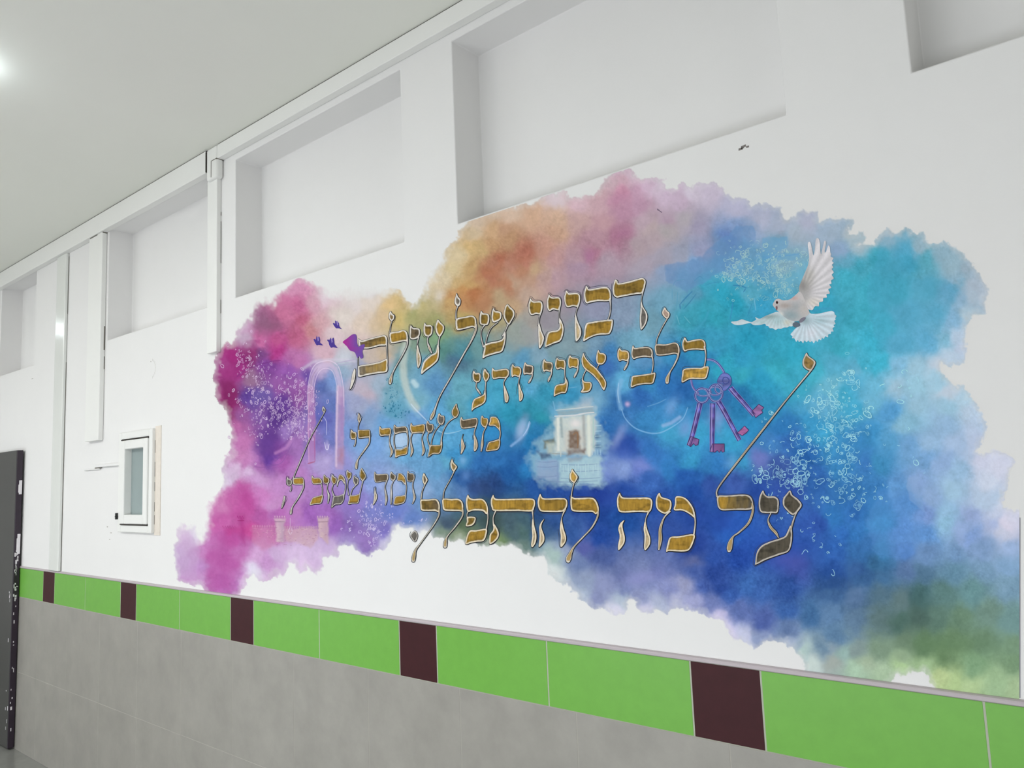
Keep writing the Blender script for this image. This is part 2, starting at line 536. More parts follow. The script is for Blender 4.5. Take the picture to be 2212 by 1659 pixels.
# colour notes: u v r g b
SAMPLES = """
640 625 215 150 185;640 650 200 110 155;610 680 205 120 160;650 690 195 105 140;570 700 150 100 130;590 700 160 95 130;600 740 190 90 140;560 730 201 110 160;640 730 195 105 145;680 650 215 165 185;690 700 215 170 180;670 712 205 140 150;700 640 222 205 208;720 720 220 200 200;740 690 222 212 200;700 760 215 180 190;525 715 205 170 195;530 730 195 170 190;490 750 180 90 140;500 775 165 40 120;520 800 160 50 130;490 800 165 60 130;485 840 140 50 110;490 860 130 35 95;500 880 130 30 90;475 850 170 100 140;480 790 165 80 140;530 780 130 45 110;545 760 140 60 110;560 760 120 70 130;600 755 180 60 135;580 790 130 70 150;620 800 150 90 170;640 780 190 120 170;650 830 170 110 175;600 830 150 90 160;540 820 150 110 140;540 850 90 60 140;560 850 110 90 160;600 870 100 60 145;640 850 140 80 150;660 820 110 80 160;690 800 195 175 205;700 830 90 110 170;720 820 120 150 200;740 800 150 175 195;720 870 100 120 180;770 870 165 170 195;780 840 190 180 190;740 770 200 205 210;760 660 222 212 205;780 700 222 205 185;800 660 222 210 195;800 630 222 218 212;780 740 215 195 185;
500 900 150 70 120;520 900 150 90 150;505 920 185 105 160;520 960 195 120 175;515 990 200 130 180;530 1000 195 125 180;560 900 130 90 160;590 900 80 45 125;580 950 100 60 135;590 970 125 70 150;580 990 100 60 150;570 960 110 70 150;560 1000 180 115 180;610 1000 175 100 175;640 960 170 120 185;620 930 160 125 190;680 960 140 120 185;700 900 100 105 180;720 940 115 125 190;760 930 120 150 200;790 960 125 165 210;700 1000 175 160 205;740 1000 150 150 205;780 1010 140 170 210;640 1020 185 130 190;600 1040 195 140 195;560 1040 205 160 205;510 1005 220 195 220;500 1030 215 190 215;490 1040 220 200 222;540 1015 215 185 215;640 1060 185 140 195;690 1060 175 130 190;720 1080 165 130 195;770 1080 140 130 195;520 1060 190 95 160;530 1080 190 80 155;500 1080 200 110 170;480 1090 220 160 200;560 1060 205 130 190;590 1090 205 150 200;640 1100 190 130 190;560 1110 190 100 170;520 1110 195 90 160;600 1110 185 110 180;670 1110 160 100 180;700 1110 170 115 190;720 1130 150 100 180;760 1140 140 110 180;480 1130 205 110 175;500 1160 195 80 155;540 1140 200 80 150;450 1170 205 140 195;390 1150 225 205 225;395 1170 212 185 215;425 1150 228 220 232;600 1150 195 110 170;
380 1190 210 185 218;400 1210 205 175 212;420 1200 205 165 208;430 1220 200 150 205;440 1190 205 140 195;455 1200 195 110 175;480 1210 190 100 170;500 1220 190 105 172;520 1190 200 135 190;550 1195 215 170 212;570 1210 205 155 205;600 1200 210 180 215;640 1200 220 195 225;660 1220 222 195 225;680 1190 215 190 222;720 1190 205 180 215;760 1180 160 140 195;790 1170 150 120 185;810 1180 140 115 185;830 1150 125 115 190;860 1130 130 140 200;450 1250 190 110 175;480 1260 185 105 175;510 1265 190 120 185;520 1240 195 130 190;530 1260 220 190 222;430 1255 205 160 205;540 1230 230 225 238;
860 650 222 185 120;840 660 225 195 140;830 690 215 190 150;880 660 205 185 130;900 660 195 175 115;920 650 190 180 130;860 690 205 185 120;890 680 165 165 110;940 640 215 205 185;960 600 215 200 165;985 610 210 170 110;970 650 205 160 95;1000 650 195 135 80;1010 620 205 160 95;1040 600 195 140 90;1070 575 185 120 85;1060 600 185 115 80;1110 575 190 130 100;1130 565 190 120 90;1110 610 195 155 120;1080 640 190 155 110;1040 650 185 125 80;1100 660 190 160 125;1140 640 190 165 145;1170 600 190 160 150;1150 700 165 160 150;1170 720 160 160 160;1120 720 150 160 150;1080 690 175 165 125;1000 690 180 160 100;930 700 165 165 110;900 740 130 155 135;940 730 130 165 125;960 760 90 140 130;1000 760 80 140 150;990 780 85 120 140;1030 750 110 155 155;1080 780 115 165 180;1130 780 95 155 185;1170 770 130 165 180;1140 840 90 165 200;1080 840 85 160 195;1000 830 105 170 185;940 830 95 150 190;920 800 110 165 190;870 780 110 155 160;860 820 120 175 185;850 850 120 170 185;820 830 160 180 195;790 850 190 175 185;770 870 155 165 200;820 790 180 175 185;800 770 200 185 170;820 770 200 180 150;780 790 165 170 190;
780 880 160 170 195;800 900 135 165 200;840 920 110 165 210;860 880 100 165 190;900 870 125 180 195;900 900 110 160 205;950 890 95 165 205;980 880 95 165 180;1040 870 85 160 200;1100 890 60 150 185;1150 880 60 145 175;1160 920 60 130 185;1060 940 65 140 200;1000 940 90 165 205;960 960 90 165 205;870 950 170 200 225;800 960 120 165 215;880 980 110 175 215;900 1010 110 165 205;940 1010 100 160 200;970 1000 95 165 195;990 980 75 140 195;1000 1030 50 90 160;1020 1050 60 80 140;1040 1000 60 110 180;1060 960 60 110 175;1080 1000 60 115 185;1100 1020 40 90 160;1080 1040 45 70 130;1060 1060 55 75 125;1130 1010 50 120 185;1150 1000 60 130 190;1160 1050 45 85 160;1000 1060 90 130 180;950 1050 110 155 195;910 1060 140 170 205;880 1030 130 165 205;850 1050 165 185 220;800 1040 140 165 215;770 1050 150 150 210;760 1090 145 120 190;800 1100 125 130 195;850 1110 105 125 195;890 1120 100 130 190;900 1080 110 150 195;960 1090 90 120 150;970 1130 70 90 110;990 1110 75 110 130;1020 1100 60 85 100;1050 1090 60 90 110;1060 1130 60 80 80;1000 1140 90 110 80;960 1150 130 150 130;990 1160 140 155 125;1100 1130 75 100 110;1120 1150 80 105 110;1080 1170 120 145 100;1130 1180 110 135 125;1170 1150 70 90 140;860 1150 220 218 222;900 1160 205 208 215;830 1170 200 195 220;
1120 580 190 130 90;1150 600 190 155 130;1200 600 180 150 155;1250 580 170 145 160;1270 560 175 130 150;1310 570 175 155 165;1400 570 170 160 170;1440 590 140 160 185;1500 570 125 160 195;1480 600 115 160 190;1520 620 80 160 190;1530 660 75 160 185;1490 690 80 160 185;1440 650 115 165 185;1410 700 120 165 180;1380 740 115 170 190;1350 680 135 155 175;1290 660 145 150 170;1230 640 155 145 155;1180 690 150 145 150;1140 720 155 160 155;1200 760 125 155 160;1240 740 130 155 160;1290 740 120 155 175;1320 760 85 130 185;1310 790 70 110 175;1350 740 115 165 185;1400 780 90 145 185;1440 760 75 140 190;1500 760 60 140 185;1530 770 65 140 190;1480 790 60 120 180;1400 820 70 135 190;1440 830 60 115 185;1470 840 50 100 170;1350 820 95 170 205;1380 850 60 105 180;1350 870 65 110 175;1250 800 90 150 170;1200 800 100 160 175;1160 800 105 155 165;1130 840 80 150 180;1180 850 70 150 185;1230 850 75 150 195;1270 870 120 170 195;1210 890 100 165 195;
1170 900 60 150 175;1150 960 45 120 180;1120 1000 45 95 165;1310 920 60 110 180;1350 970 50 80 165;1400 900 70 130 190;1450 890 80 140 200;1450 930 85 160 205;1500 950 75 160 205;1500 1000 75 155 205;1400 980 70 120 195;1380 1010 110 130 200;1340 1010 130 155 205;1300 1030 120 145 205;1440 1010 70 130 200;1480 1030 55 100 185;1530 1010 70 130 195;1400 1040 70 100 180;1350 1060 50 80 165;1300 1060 35 60 145;1200 1060 45 75 155;1250 1080 40 65 150;1420 1080 45 75 160;1300 1110 35 65 145;1340 1120 40 80 160;1500 1060 40 75 160;1200 1120 60 85 150;1240 1150 65 90 160;1140 1120 70 100 110;1130 1150 80 110 105;1160 1110 50 75 130;1300 1160 40 70 155;1270 1180 90 100 165;1440 1140 60 80 160;1220 940 60 125 180;1250 1000 70 120 190;
1560 790 60 160 190;1600 800 70 165 190;1680 790 75 170 195;1640 830 55 150 190;1600 860 50 120 175;1560 850 55 110 170;1660 880 60 140 185;1580 950 75 160 205;1620 930 60 140 195;1720 830 80 170 200;1760 800 85 175 200;1800 790 90 175 200;1850 800 110 180 205;1830 850 85 170 205;1780 870 100 175 205;1880 870 110 180 205;1690 920 60 120 185;1660 960 85 130 195;1640 990 100 120 185;1600 1000 75 150 200;1560 1010 60 120 190;1500 1030 55 100 180;1540 1050 60 80 160;1590 1040 75 90 170;1680 1010 75 90 165;1700 950 70 110 185;1760 920 75 150 200;1780 940 80 160 205;1740 980 55 105 180;1800 960 75 140 195;1860 950 80 140 200;1890 940 85 150 205;1760 1030 60 100 175;1820 1000 70 130 190;1880 1000 75 120 190;1850 1060 70 120 185;1700 1060 60 80 165;1640 1060 50 75 160;
1500 1100 45 70 155;1560 1120 40 70 150;1600 1130 50 90 180;1580 1160 50 95 185;1640 1180 50 85 175;1500 1180 45 65 150;1500 1220 110 110 165;1470 1270 170 165 205;1540 1240 50 70 150;1560 1270 55 75 155;1600 1200 45 75 165;1700 1200 50 80 165;1750 1180 60 90 170;1720 1230 80 85 165;1760 1130 60 85 170;1820 1150 65 110 190;1860 1110 70 120 190;1880 1180 75 115 180;1800 1200 60 95 175;1650 1270 75 100 175;1700 1270 60 85 160;1800 1260 55 80 140;1860 1250 65 90 140;1890 1220 70 105 150;
1410 490 185 160 170;1440 500 175 160 170;1500 490 160 155 175;1520 540 150 155 180;1430 560 165 160 170;1470 550 155 160 175;1560 540 110 145 180;1600 500 130 155 190;1580 520 100 130 180;1620 500 150 170 195;1560 570 100 155 190;1620 540 110 160 190;1680 520 130 165 185;1680 490 165 175 190;1720 500 165 180 190;1740 480 175 180 195;1780 490 160 180 195;1800 500 165 180 190;1600 570 110 165 193;1650 570 100 160 190;1700 560 135 175 190;1720 600 110 175 195;1500 630 95 160 185;1560 640 60 160 190;1590 650 55 155 185;1540 680 65 160 185;1620 640 90 170 190;1640 660 70 155 195;1530 750 75 155 190;1620 740 55 155 190;1680 750 70 165 195;1600 780 60 150 190;1720 760 65 165 195;1820 750 80 170 195;1830 600 80 165 190;1830 560 100 165 185;1770 650 70 160 190;
1800 500 155 178 195;1815 540 140 165 190;1850 520 165 185 190;1920 510 160 182 190;1955 510 140 178 190;1955 540 90 165 190;1900 560 80 160 185;1850 570 85 160 185;1990 530 150 180 190;1960 560 80 155 185;2000 560 90 165 180;2040 550 145 178 190;2060 570 150 180 190;2090 590 160 180 190;2110 620 170 185 195;2130 630 175 190 200;2100 640 170 188 198;2080 600 140 175 190;1880 620 75 160 185;1940 620 80 160 185;2000 620 90 165 185;2050 630 110 165 190;2080 650 140 175 195;1860 680 80 165 190;1900 700 80 168 195;1960 680 90 165 190;2020 680 100 170 195;2060 690 130 175 200;2090 680 170 195 205;1880 740 80 175 205;1940 740 95 172 200;2000 740 105 175 205;2040 730 130 185 205;2070 720 180 200 215;2080 750 185 200 215;1860 790 85 175 205;1900 780 80 175 205;1940 790 130 185 210;1980 790 160 200 215;2030 790 190 205 215;2050 770 185 205 218;
1800 830 110 185 205;1850 830 90 175 205;1900 830 110 185 210;1930 840 165 200 215;1980 830 155 200 215;2030 820 160 200 215;2050 840 190 205 215;1980 880 155 195 212;2050 880 155 195 212;2090 860 175 205 218;1920 890 90 160 205;1960 910 140 190 210;2040 920 150 185 212;2100 890 185 205 220;2120 920 180 200 218;2110 950 185 200 220;1850 880 85 165 205;1880 940 75 135 190;1920 950 95 165 205;1900 1000 80 140 190;1960 960 115 165 205;2000 950 150 185 212;2060 960 165 190 215;2040 1000 140 170 205;2000 990 120 165 205;2070 1020 150 185 210;1980 1040 135 165 205;2010 1070 145 175 210;2060 1060 160 195 215;2120 1000 205 210 225;2150 980 210 215 228;2160 1010 208 212 225;2140 1040 205 215 228;2120 1080 180 200 218;2150 1070 180 200 218;2170 1080 205 212 225;1940 1050 100 155 205;1900 1060 75 125 190;1960 1090 90 145 200;1900 1100 75 130 190;2040 1110 150 190 215;1850 1110 65 110 185;2000 1110 125 155 205;2100 1110 155 175 212;2150 1110 195 205 222;2190 1110 212 215 228;
1800 1120 65 120 190;1850 1150 65 115 185;1900 1130 80 140 200;1950 1140 95 145 205;2000 1150 100 150 205;2040 1130 150 195 218;2080 1150 150 175 212;2100 1160 130 160 205;2150 1130 170 185 215;2180 1130 215 212 225;2170 1150 200 205 220;1800 1180 60 100 180;1850 1190 70 110 175;1900 1190 80 130 185;1960 1190 90 135 195;2000 1200 110 145 185;2060 1200 115 150 185;2120 1190 130 160 195;2180 1180 155 180 212;1800 1230 50 80 155;1850 1230 70 95 155;1900 1250 85 110 155;1960 1230 95 125 165;2000 1240 85 120 145;2060 1230 105 145 165;2120 1230 120 155 180;2180 1220 130 165 195;1800 1280 80 100 150;1850 1290 90 120 155;1900 1280 85 115 130;1940 1300 100 125 125;1990 1280 75 110 110;2040 1280 95 130 125;2100 1280 105 145 145;2180 1270 125 160 180;1800 1340 95 130 165;1850 1340 100 130 155;1900 1340 95 120 120;1940 1340 80 110 100;1980 1330 80 105 95;2020 1330 95 125 110;2080 1330 105 135 110;2140 1320 115 145 130;2190 1340 115 150 145;1790 1400 140 160 170;1850 1400 130 150 145;1900 1400 125 150 125;1950 1390 110 135 110;2000 1390 100 130 95;2060 1390 110 140 105;2120 1390 110 140 110;2190 1400 120 150 120;1800 1430 165 175 165;1870 1430 160 180 150;1950 1420 150 175 140;2040 1420 105 135 95;2190 1430 120 150 115;
1700 1320 70 95 165;1750 1330 80 105 155;1800 1370 95 130 160;1700 1380 170 185 205;1730 1400 180 205 195;1760 1430 200 215 205;1780 1400 110 140 160;1820 1410 150 180 170;1850 1440 170 200 170;1900 1450 170 195 160;1950 1440 175 205 150;2000 1440 165 195 145;2030 1460 190 210 150;2060 1470 180 205 145;2100 1480 180 205 150;2150 1480 160 190 145;2190 1490 165 190 145;2100 1440 130 165 125;2050 1420 120 150 110;
1195 1230 215 225 220;1220 1190 150 165 190;1200 1200 185 200 200;1250 1210 130 140 190;1300 1200 95 105 170;1300 1260 160 160 205;1260 1250 165 170 205;1250 1280 190 195 220;1350 1270 140 145 195;1290 1290 155 155 200;1340 1240 120 125 180;1400 1250 140 145 195;1380 1290 165 165 210;1330 1320 215 215 228;1340 1300 195 200 222;1430 1230 120 125 185;1450 1280 150 150 205;1390 1320 205 205 225;1420 1310 190 190 220;1460 1300 190 185 220;1500 1230 85 95 170;1520 1270 80 90 165;1540 1210 55 80 165;1500 1300 175 170 215;1540 1300 130 135 195;1550 1340 200 195 222;1580 1280 70 95 175;1620 1260 80 110 185;1600 1320 110 120 185;1570 1370 210 205 228;1650 1340 95 105 175;1640 1380 160 165 205;1610 1380 200 205 225;1700 1360 100 125 165;1720 1390 155 175 190;
1350 370 200 170 185;1345 390 200 160 180;1370 380 205 180 190;1320 400 200 165 182;1340 420 200 140 170;1380 410 195 150 180;1400 400 205 180 195;1430 400 205 190 200;1450 420 200 180 195;1470 440 195 175 190;1490 420 205 195 205;1540 420 195 185 198;1590 450 180 180 198;1640 470 175 180 196;1380 440 190 145 175;1350 450 185 135 165;1300 430 200 160 175;1250 440 210 180 185;1200 430 210 195 195;1190 415 208 195 195;1250 470 200 160 165;1300 480 190 145 160;1350 500 176 122 152;1330 510 170 114 144;1290 520 180 135 155;1280 550 175 120 145;1250 560 180 150 155;1400 480 185 155 175;1440 480 180 150 175;1480 480 180 165 180;1420 520 180 155 170;1380 530 175 150 165;1200 500 200 155 140;1200 470 205 165 150;1150 470 205 170 140;1180 540 195 150 130;1100 460 210 185 160;1060 460 210 190 165;1030 480 205 185 160;1020 500 205 185 150;1060 500 200 165 125;1090 490 195 145 105;1060 530 195 145 95;1100 520 190 140 95;1030 540 205 165 105;1010 540 210 180 125;985 550 212 195 155;975 580 212 195 150;1010 580 205 160 100;1080 560 185 110 75;1130 550 190 115 85;1060 590 185 115 75;1100 615 185 120 80;1000 630 200 140 75;1020 640 185 115 65;1150 580 195 165 130;1200 560 190 150 145;1180 600 185 155 145;940 600 215 200 165;925 640 205 190 150;910 660 200 175 110;970 640 200 140 80
"""
SMP = np.array([[float(t) for t in s.split()] for s in SAMPLES.replace('\n', '').split(';') if s.strip()])

# second look at the colour notes against flat patches of the photograph
_u, _v, _r, _g, _b = SMP.T
_m = (_b > _r + 60) & (_b > _g + 20) & (_r < 88); SMP[_m, 2] *= 0.82; SMP[_m, 4] -= 5; SMP[_m, 3] += 2
_m = (_u > 1170) & (_v > 1195) & (_u < 1700) & (_r >= 85) & (_r < 200); SMP[_m, 2:] -= (16, 6, 15)
_m = (_v < 680) & (_b < 125) & (_r > 180); SMP[_m, 2:] += (-8, 4, 13)
_m = (_v < 560) & (_r > 165) & (_g < 170) & (_b >= 135); SMP[_m, 2:] += (-3, 5, -7)
_m = (_u > 600) & (_u < 700) & (_v < 760) & (_r > 185); SMP[_m, 2:] += (-6, -4, -10)

OUTLINE = """470 760 478 748 490 737 500 748 505 735 510 720 512 705 525 695 530 688 540 690 545 678 552 665 560 658 575 653 590 658 598 640 607 630 620 622 630 608 640 600 655 598 663 610 672 612 685 616 697 625 702 632 725 640 745 634 770 636 800 628 828 632 845 630 860 630 872 638 880 652 890 660 900 652 912 642 918 632 922 614 935 600 945 590 948 575 958 560 965 540 975 525 985 518 990 505 1000 490 1005 478 1020 466 1040 459 1060 453 1090 448 1105 448 1130 441 1150 438 1165 430 1175 420 1185 411 1205 411 1220 412 1230 428 1250 425 1270 420 1285 420 1295 410 1300 395 1310 385 1325 372 1340 365 1355 365 1368 372 1375 380 1385 388 1400 385 1420 385 1435 390 1440 402 1455 408 1465 400 1475 395 1490 408 1500 400 1510 396 1545 398 1570 410 1578 425 1600 425 1615 432 1620 445 1655 438 1660 445 1690 448 1693 470 1700 475 1718 462 1732 452 1745 458 1765 455 1770 468 1765 478 1785 475 1800 472 1840 470 1842 485 1830 500 1828 510 1850 507 1870 504 1868 520 1862 530 1880 528 1895 515 1905 500 1918 494 1930 502 1945 500 1955 493 1965 495 1972 505 1985 508 1995 500 2002 510 2005 528 2030 526 2038 520 2050 525 2070 540 2085 555 2105 570 2108 585 2120 600 2135 615 2140 630 2130 650 2128 675 2110 680 2095 680 2090 700 2085 715 2090 740 2088 765 2085 785 2060 790 2035 785 2032 800 2040 815 2060 830 2080 837 2095 850 2100 862 2112 875 2120 890 2125 910 2130 925 2130 945 2115 960 2110 975 2125 980 2145 970 2165 975 2185 985 2192 1000 2180 1015 2175 1040 2170 1065 2165 1085 2170 1098 2190 1100 2240 1098 2240 1560 2018 1520 2012 1478 2006 1464 2000 1455 1990 1448 1975 1455 1960 1458 1940 1452 1930 1460 1922 1473 1915 1490 1735 1470 1740 1438 1735 1425 1720 1412 1712 1400 1700 1395 1690 1385 1670 1383 1655 1385 1640 1395 1630 1402 1618 1395 1600 1385 1590 1378 1575 1375 1565 1360 1560 1345 1545 1335 1530 1330 1520 1325 1505 1320 1490 1320 1480 1312 1465 1308 1450 1315 1440 1325 1425 1322 1412 1318 1405 1325 1395 1325 1380 1320 1375 1305 1360 1295 1352 1300 1355 1315 1345 1325 1330 1328 1320 1322 1310 1312 1295 1312 1285 1318 1275 1310 1265 1300 1255 1290 1245 1285 1235 1270 1225 1265 1215 1262 1205 1255 1200 1245 1185 1240 1182 1225 1180 1210 1172 1202 1150 1205 1130 1195 1118 1185 1105 1178 1085 1182 1065 1172 1040 1182 1025 1172 1010 1178 995 1166 975 1170 955 1160 935 1160 922 1148 905 1152 890 1142 870 1140 860 1135 850 1150 845 1165 830 1190 820 1185 810 1190 800 1205 790 1205 780 1200 770 1190 760 1180 745 1175 735 1185 728 1205 715 1200 700 1205 697 1225 690 1240 675 1242 670 1230 662 1222 660 1235 650 1243 640 1230 635 1215 625 1220 610 1248 600 1245 590 1240 580 1250 570 1255 555 1245 550 1240 540 1245 530 1255 525 1270 515 1285 505 1310 450 1300 440 1270 425 1265 410 1262 390 1260 382 1250 378 1220 375 1185 382 1160 388 1140 393 1135 405 1137 417 1137 420 1148 428 1155 432 1170 440 1165 445 1140 450 1120 450 1100 455 1085 468 1070 478 1060 485 1048 480 1040 480 1010 487 985 497 980 500 985 498 970 500 940 495 920 490 895 485 880 475 870 468 858 467 845 462 820 465 790 468 770"""
OUT = np.array([float(t) for t in OUTLINE.split()]).reshape(-1, 2)

CROPS = {'A': (740, 560, 5.0273), 'B': (740, 860, 5.0273), 'C': (1100, 560, 5.0273), 'D': (1100, 860, 5.0273),
         'E': (1460, 960, 5.0273), 'F': (1460, 760, 5.0273), 'G': (360, 860, 5.0273), 'H': (360, 560, 5.0273),
         'V': (1400, 480, 5.0273), 'Q': (1560, 500, 7.3733), 'P': (0, 0, 1.0), 'R': (900, 340, 3.6867)}


def cp(key, pts, width=None):
    x0, y0, s = CROPS[key]
    q = np.asarray(pts, dtype=np.float64)
    out = q.copy()
    out[:, 0] = x0 + q[:, 0] / s
    out[:, 1] = y0 + q[:, 1] / s
    if q.shape[1] > 2:
        out[:, 2] = q[:, 2] / s
    return out


def P(t):
    v = [float(x) for x in t.replace(',', ' ').split()]
    return np.array(v).reshape(-1, 2)


STEP = 2.0
U0, V0, U1, V1 = 352.0, 352.0, 2206.0, 1524.0
NU, NV = int((U1 - U0) / STEP) + 1, int((V1 - V0) / STEP) + 1
gu = U0 + STEP * np.arange(NU)
gv = V0 + STEP * np.arange(NV)
GU, GV = np.meshgrid(gu, gv)                     # rows = v


def seg_dist(X, Y, pts, closed):
    best = np.full(X.shape, 1e9)
    inside = np.zeros(X.shape, bool)
    n = len(pts)
    for i in range(n if closed else n - 1):
        ax, ay = pts[i][0], pts[i][1]
        bx, by = pts[(i + 1) % n][0], pts[(i + 1) % n][1]
        dx, dy = bx - ax, by - ay
        L = dx * dx + dy * dy + 1e-9
        t = np.clip(((X - ax) * dx + (Y - ay) * dy) / L, 0, 1)
        d = (X - ax - t * dx) ** 2 + (Y - ay - t * dy) ** 2
        best = np.minimum(best, d)
        if closed:
            c = (ay > Y) != (by > Y)
            inside ^= c & (X < (bx - ax) * (Y - ay) / (by - ay + 1e-12) + ax)
    d = np.sqrt(best)
    return np.where(inside, -d, d) if closed else d


# --- coverage mask (coarse distance field, then refined with noise)
CS = 4.0
cu = np.arange(U0 - 8, U1 + 12, CS)
cv = np.arange(V0 - 8, V1 + 12, CS)
CUg, CVg = np.meshgrid(cu, cv)
SD = seg_dist(CUg, CVg, OUT, True)
CG = np.zeros(CUg.shape + (3,))
SL = s2l(SMP[:, 2:])
W = np.zeros(CUg.shape)
for (su, sv), sl in zip(SMP[:, :2], SL):
    w = 1.0 / ((CUg - su) ** 2 + (CVg - sv) ** 2 + 60.0) ** 2.0
    W += w
    CG += w[..., None] * np.sqrt(sl)
CG = (CG / W[..., None])


def bilin(F, u, v):
    x = np.clip((u - cu[0]) / CS, 0, len(cu) - 1.001)
    y = np.clip((v - cv[0]) / CS, 0, len(cv) - 1.001)
    xi, yi = x.astype(int), y.astype(int)
    fx, fy = x - xi, y - yi
    if F.ndim == 3:
        fx, fy = fx[..., None], fy[..., None]
    return (F[yi, xi] * (1 - fx) + F[yi, xi + 1] * fx) * (1 - fy) + (F[yi + 1, xi] * (1 - fx) + F[yi + 1, xi + 1] * fx) * fy


n1, n2 = fbm(GU / 42, GV / 42, 0, 4, 0.6), fbm(GU / 42 + 9, GV / 42 + 5, 3, 4, 0.6)
warpU, warpV = GU + 15 * n1, GV + 15 * n2
COL = bilin(CG, warpU, warpV) ** 2               # linear photo colours of the wash
# watery blotches: pigment pools and paler blooms
blot = fbm(GU / 60, GV / 60, 1, 5, 0.62)
fine = fbm(GU / 9, GV / 11, 2, 3, 0.6)
strk = fbm((GU + GV * 0.5) / 5, (GV - GU * 0.5) / 38, 5, 3, 0.6)
ridge = np.clip(1 - np.abs(fbm(GU / 34 + 3, GV / 34, 6, 4, 0.55)) * 9, 0, 1) ** 2
grain = fbm(GU / 3.2, GV / 3.2, 7, 2, 0.6)
lob1, lob2 = fbm(GU / 30 + 40, GV / 30, 2, 4, 0.62), fbm(GU / 22, GV / 24 + 60, 6, 4, 0.6)
glaze = np.clip((lob1 - 0.06) / 0.05, 0, 1) * 0.5 + np.clip((lob2 - 0.12) / 0.05, 0, 1) * 0.5     # overlapping thin glazes
gran = np.clip(fbm(GU / 75, GV / 60, 3, 3) + 0.35, 0, 1)                                            # where pigment granulates
hair = fbm((GU * 0.35 + GV) / 2.6, (GV * 0.2 - GU) / 30, 1, 3, 0.65)
pool = np.clip(fbm(GU / 13 + 20, GV / 10, 0, 4, 0.7) - 0.12, 0, 0.4) * 2.2 * np.clip(fbm(GU / 55 + 8, GV / 40 + 3, 5, 3) * 2 + 0.25, 0, 1)
k = (1 + 0.14 * blot + 0.11 * fine + 0.07 * strk + 0.06 * hair + 0.20 * grain * gran - 0.13 * (glaze - 0.35) - 0.18 * pool)[..., None]
COL = np.clip(COL, 0.001, 0.95)
sat = np.clip((COL.max(-1) - COL.min(-1)) / (COL.max(-1) + 1e-6), 0, 1)[..., None]
COL = COL ** (1 + (1 - k) * 0.22 * (0.35 + sat)) * (1 + (k - 1) * (0.25 + 0.45 * sat))
COL = COL * (1 - 0.10 * ridge[..., None] * sat)
sdn = bilin(SD, GU + 9 * fbm(GU / 16, GV / 16, 4, 3, 0.6), GV + 9 * fbm(GU / 16 + 7, GV / 16, 5, 3, 0.6))
sdn = sdn + 3.2 * fine + 3.0 * fbm(GU / 7 + 50, GV / 9, 6, 2, 0.6)
# softness: the haze between the pink and the ochre cloud fades out, the brushy edges are crisp
soft = 2.2 + 26 * np.exp(-(((GU - 765) / 62) ** 2 + ((GV - 650) / 55) ** 2)) + 6 * np.exp(-(((GU - 440) / 60) ** 2 + ((GV - 1120) / 60) ** 2)) \
    + 7 * np.exp(-(((GU - 930) / 40) ** 2 + ((GV - 590) / 60) ** 2)) + 6 * np.exp(-(((GU - 560) / 60) ** 2 + ((GV - 650) / 40) ** 2))
ALPHA = np.clip(0.5 - sdn / (2 * soft), 0, 1)
ALPHA = ALPHA * ALPHA * (3 - 2 * ALPHA)
# pale outermost glaze and a faint darker drying line just inside it
glz = np.clip(-sdn / 13.0, 0, 1)
ALPHA *= 0.62 + 0.38 * glz
dry = np.exp(-((sdn + 3.0) / 2.2) ** 2)
COL *= (1 - 0.10 * dry[..., None] * (soft < 4)[..., None])


def region(pts, pad):
    lo, hi = pts[:, :2].min(0) - pad, pts[:, :2].max(0) + pad
    i0, i1 = max(0, int((lo[0] - U0) / STEP)), min(NU, int((hi[0] - U0) / STEP) + 2)
    j0, j1 = max(0, int((lo[1] - V0) / STEP)), min(NV, int((hi[1] - V0) / STEP) + 2)
    return slice(j0, j1), slice(i0, i1)


def lay(sl, a, c):
    a = np.clip(a, 0, 1)[..., None]
    COL[sl] = COL[sl] * (1 - a) + s2l(c) * a


LINES = {}
SEC = ['soap_bubble']


def stroke(key, pts, w, c, a=1.0, soft=1.5, jit=0.35):
    q = cp(key, P(pts)) if isinstance(pts, str) else cp(key, pts)
    if w <= 3.3:                             # thin drawn lines become shapes of their own further down
        LINES.setdefault(SEC[0], []).append((q, w, c, a))
        return
    sl = region(q, w + 3 * soft + 6)
    X, Y = GU[sl], GV[sl]
    if X.size == 0:
        return
    jx = jit * 2 * fbm(X / 7, Y / 7, 1, 2)
    d = seg_dist(X + jx, Y - jx, q, False)
    lay(sl, a * np.clip((w / 2 - d) / soft + 0.5, 0, 1) * (1 - 0.25 * jit * np.clip(fbm(X / 4, Y / 4, 3, 2), -1, 1)), c)


def patch(key, pts, c, a=0.8, soft=3.0, jit=4.0):
    q = cp(key, P(pts))
    sl = region(q, 3 * soft + jit + 6)
    X, Y = GU[sl], GV[sl]
    if X.size == 0:
        return
    d = seg_dist(X + jit * fbm(X / 11, Y / 11, 2, 3), Y + jit * fbm(X / 11 + 5, Y / 11, 4, 3), q, True)
    lay(sl, a * np.clip(0.5 - d / (2 * soft), 0, 1) * (1 - 0.2 * np.clip(fbm(X / 6, Y / 6, 3, 2), -1, 1)), c)


def blob(u, v, ru, rv, c, a=0.7, rot=0, p=2.0):
    q = np.array([[u - max(ru, rv) * 2, v - max(ru, rv) * 2], [u + max(ru, rv) * 2, v + max(ru, rv) * 2]])
    sl = region(q, 0)
    X, Y = GU[sl] - u, GV[sl] - v
    if X.size == 0:
        return
    ca, sa = math.cos(math.radians(rot)), math.sin(math.radians(rot))
    r = ((X * ca + Y * sa) / ru) ** 2 + ((-X * sa + Y * ca) / rv) ** 2
    r = r * (1 + 0.5 * fbm(GU[sl] / 14, GV[sl] / 14, 1, 3))
    lay(sl, a * np.exp(-r ** (p / 2) * 1.2), c)


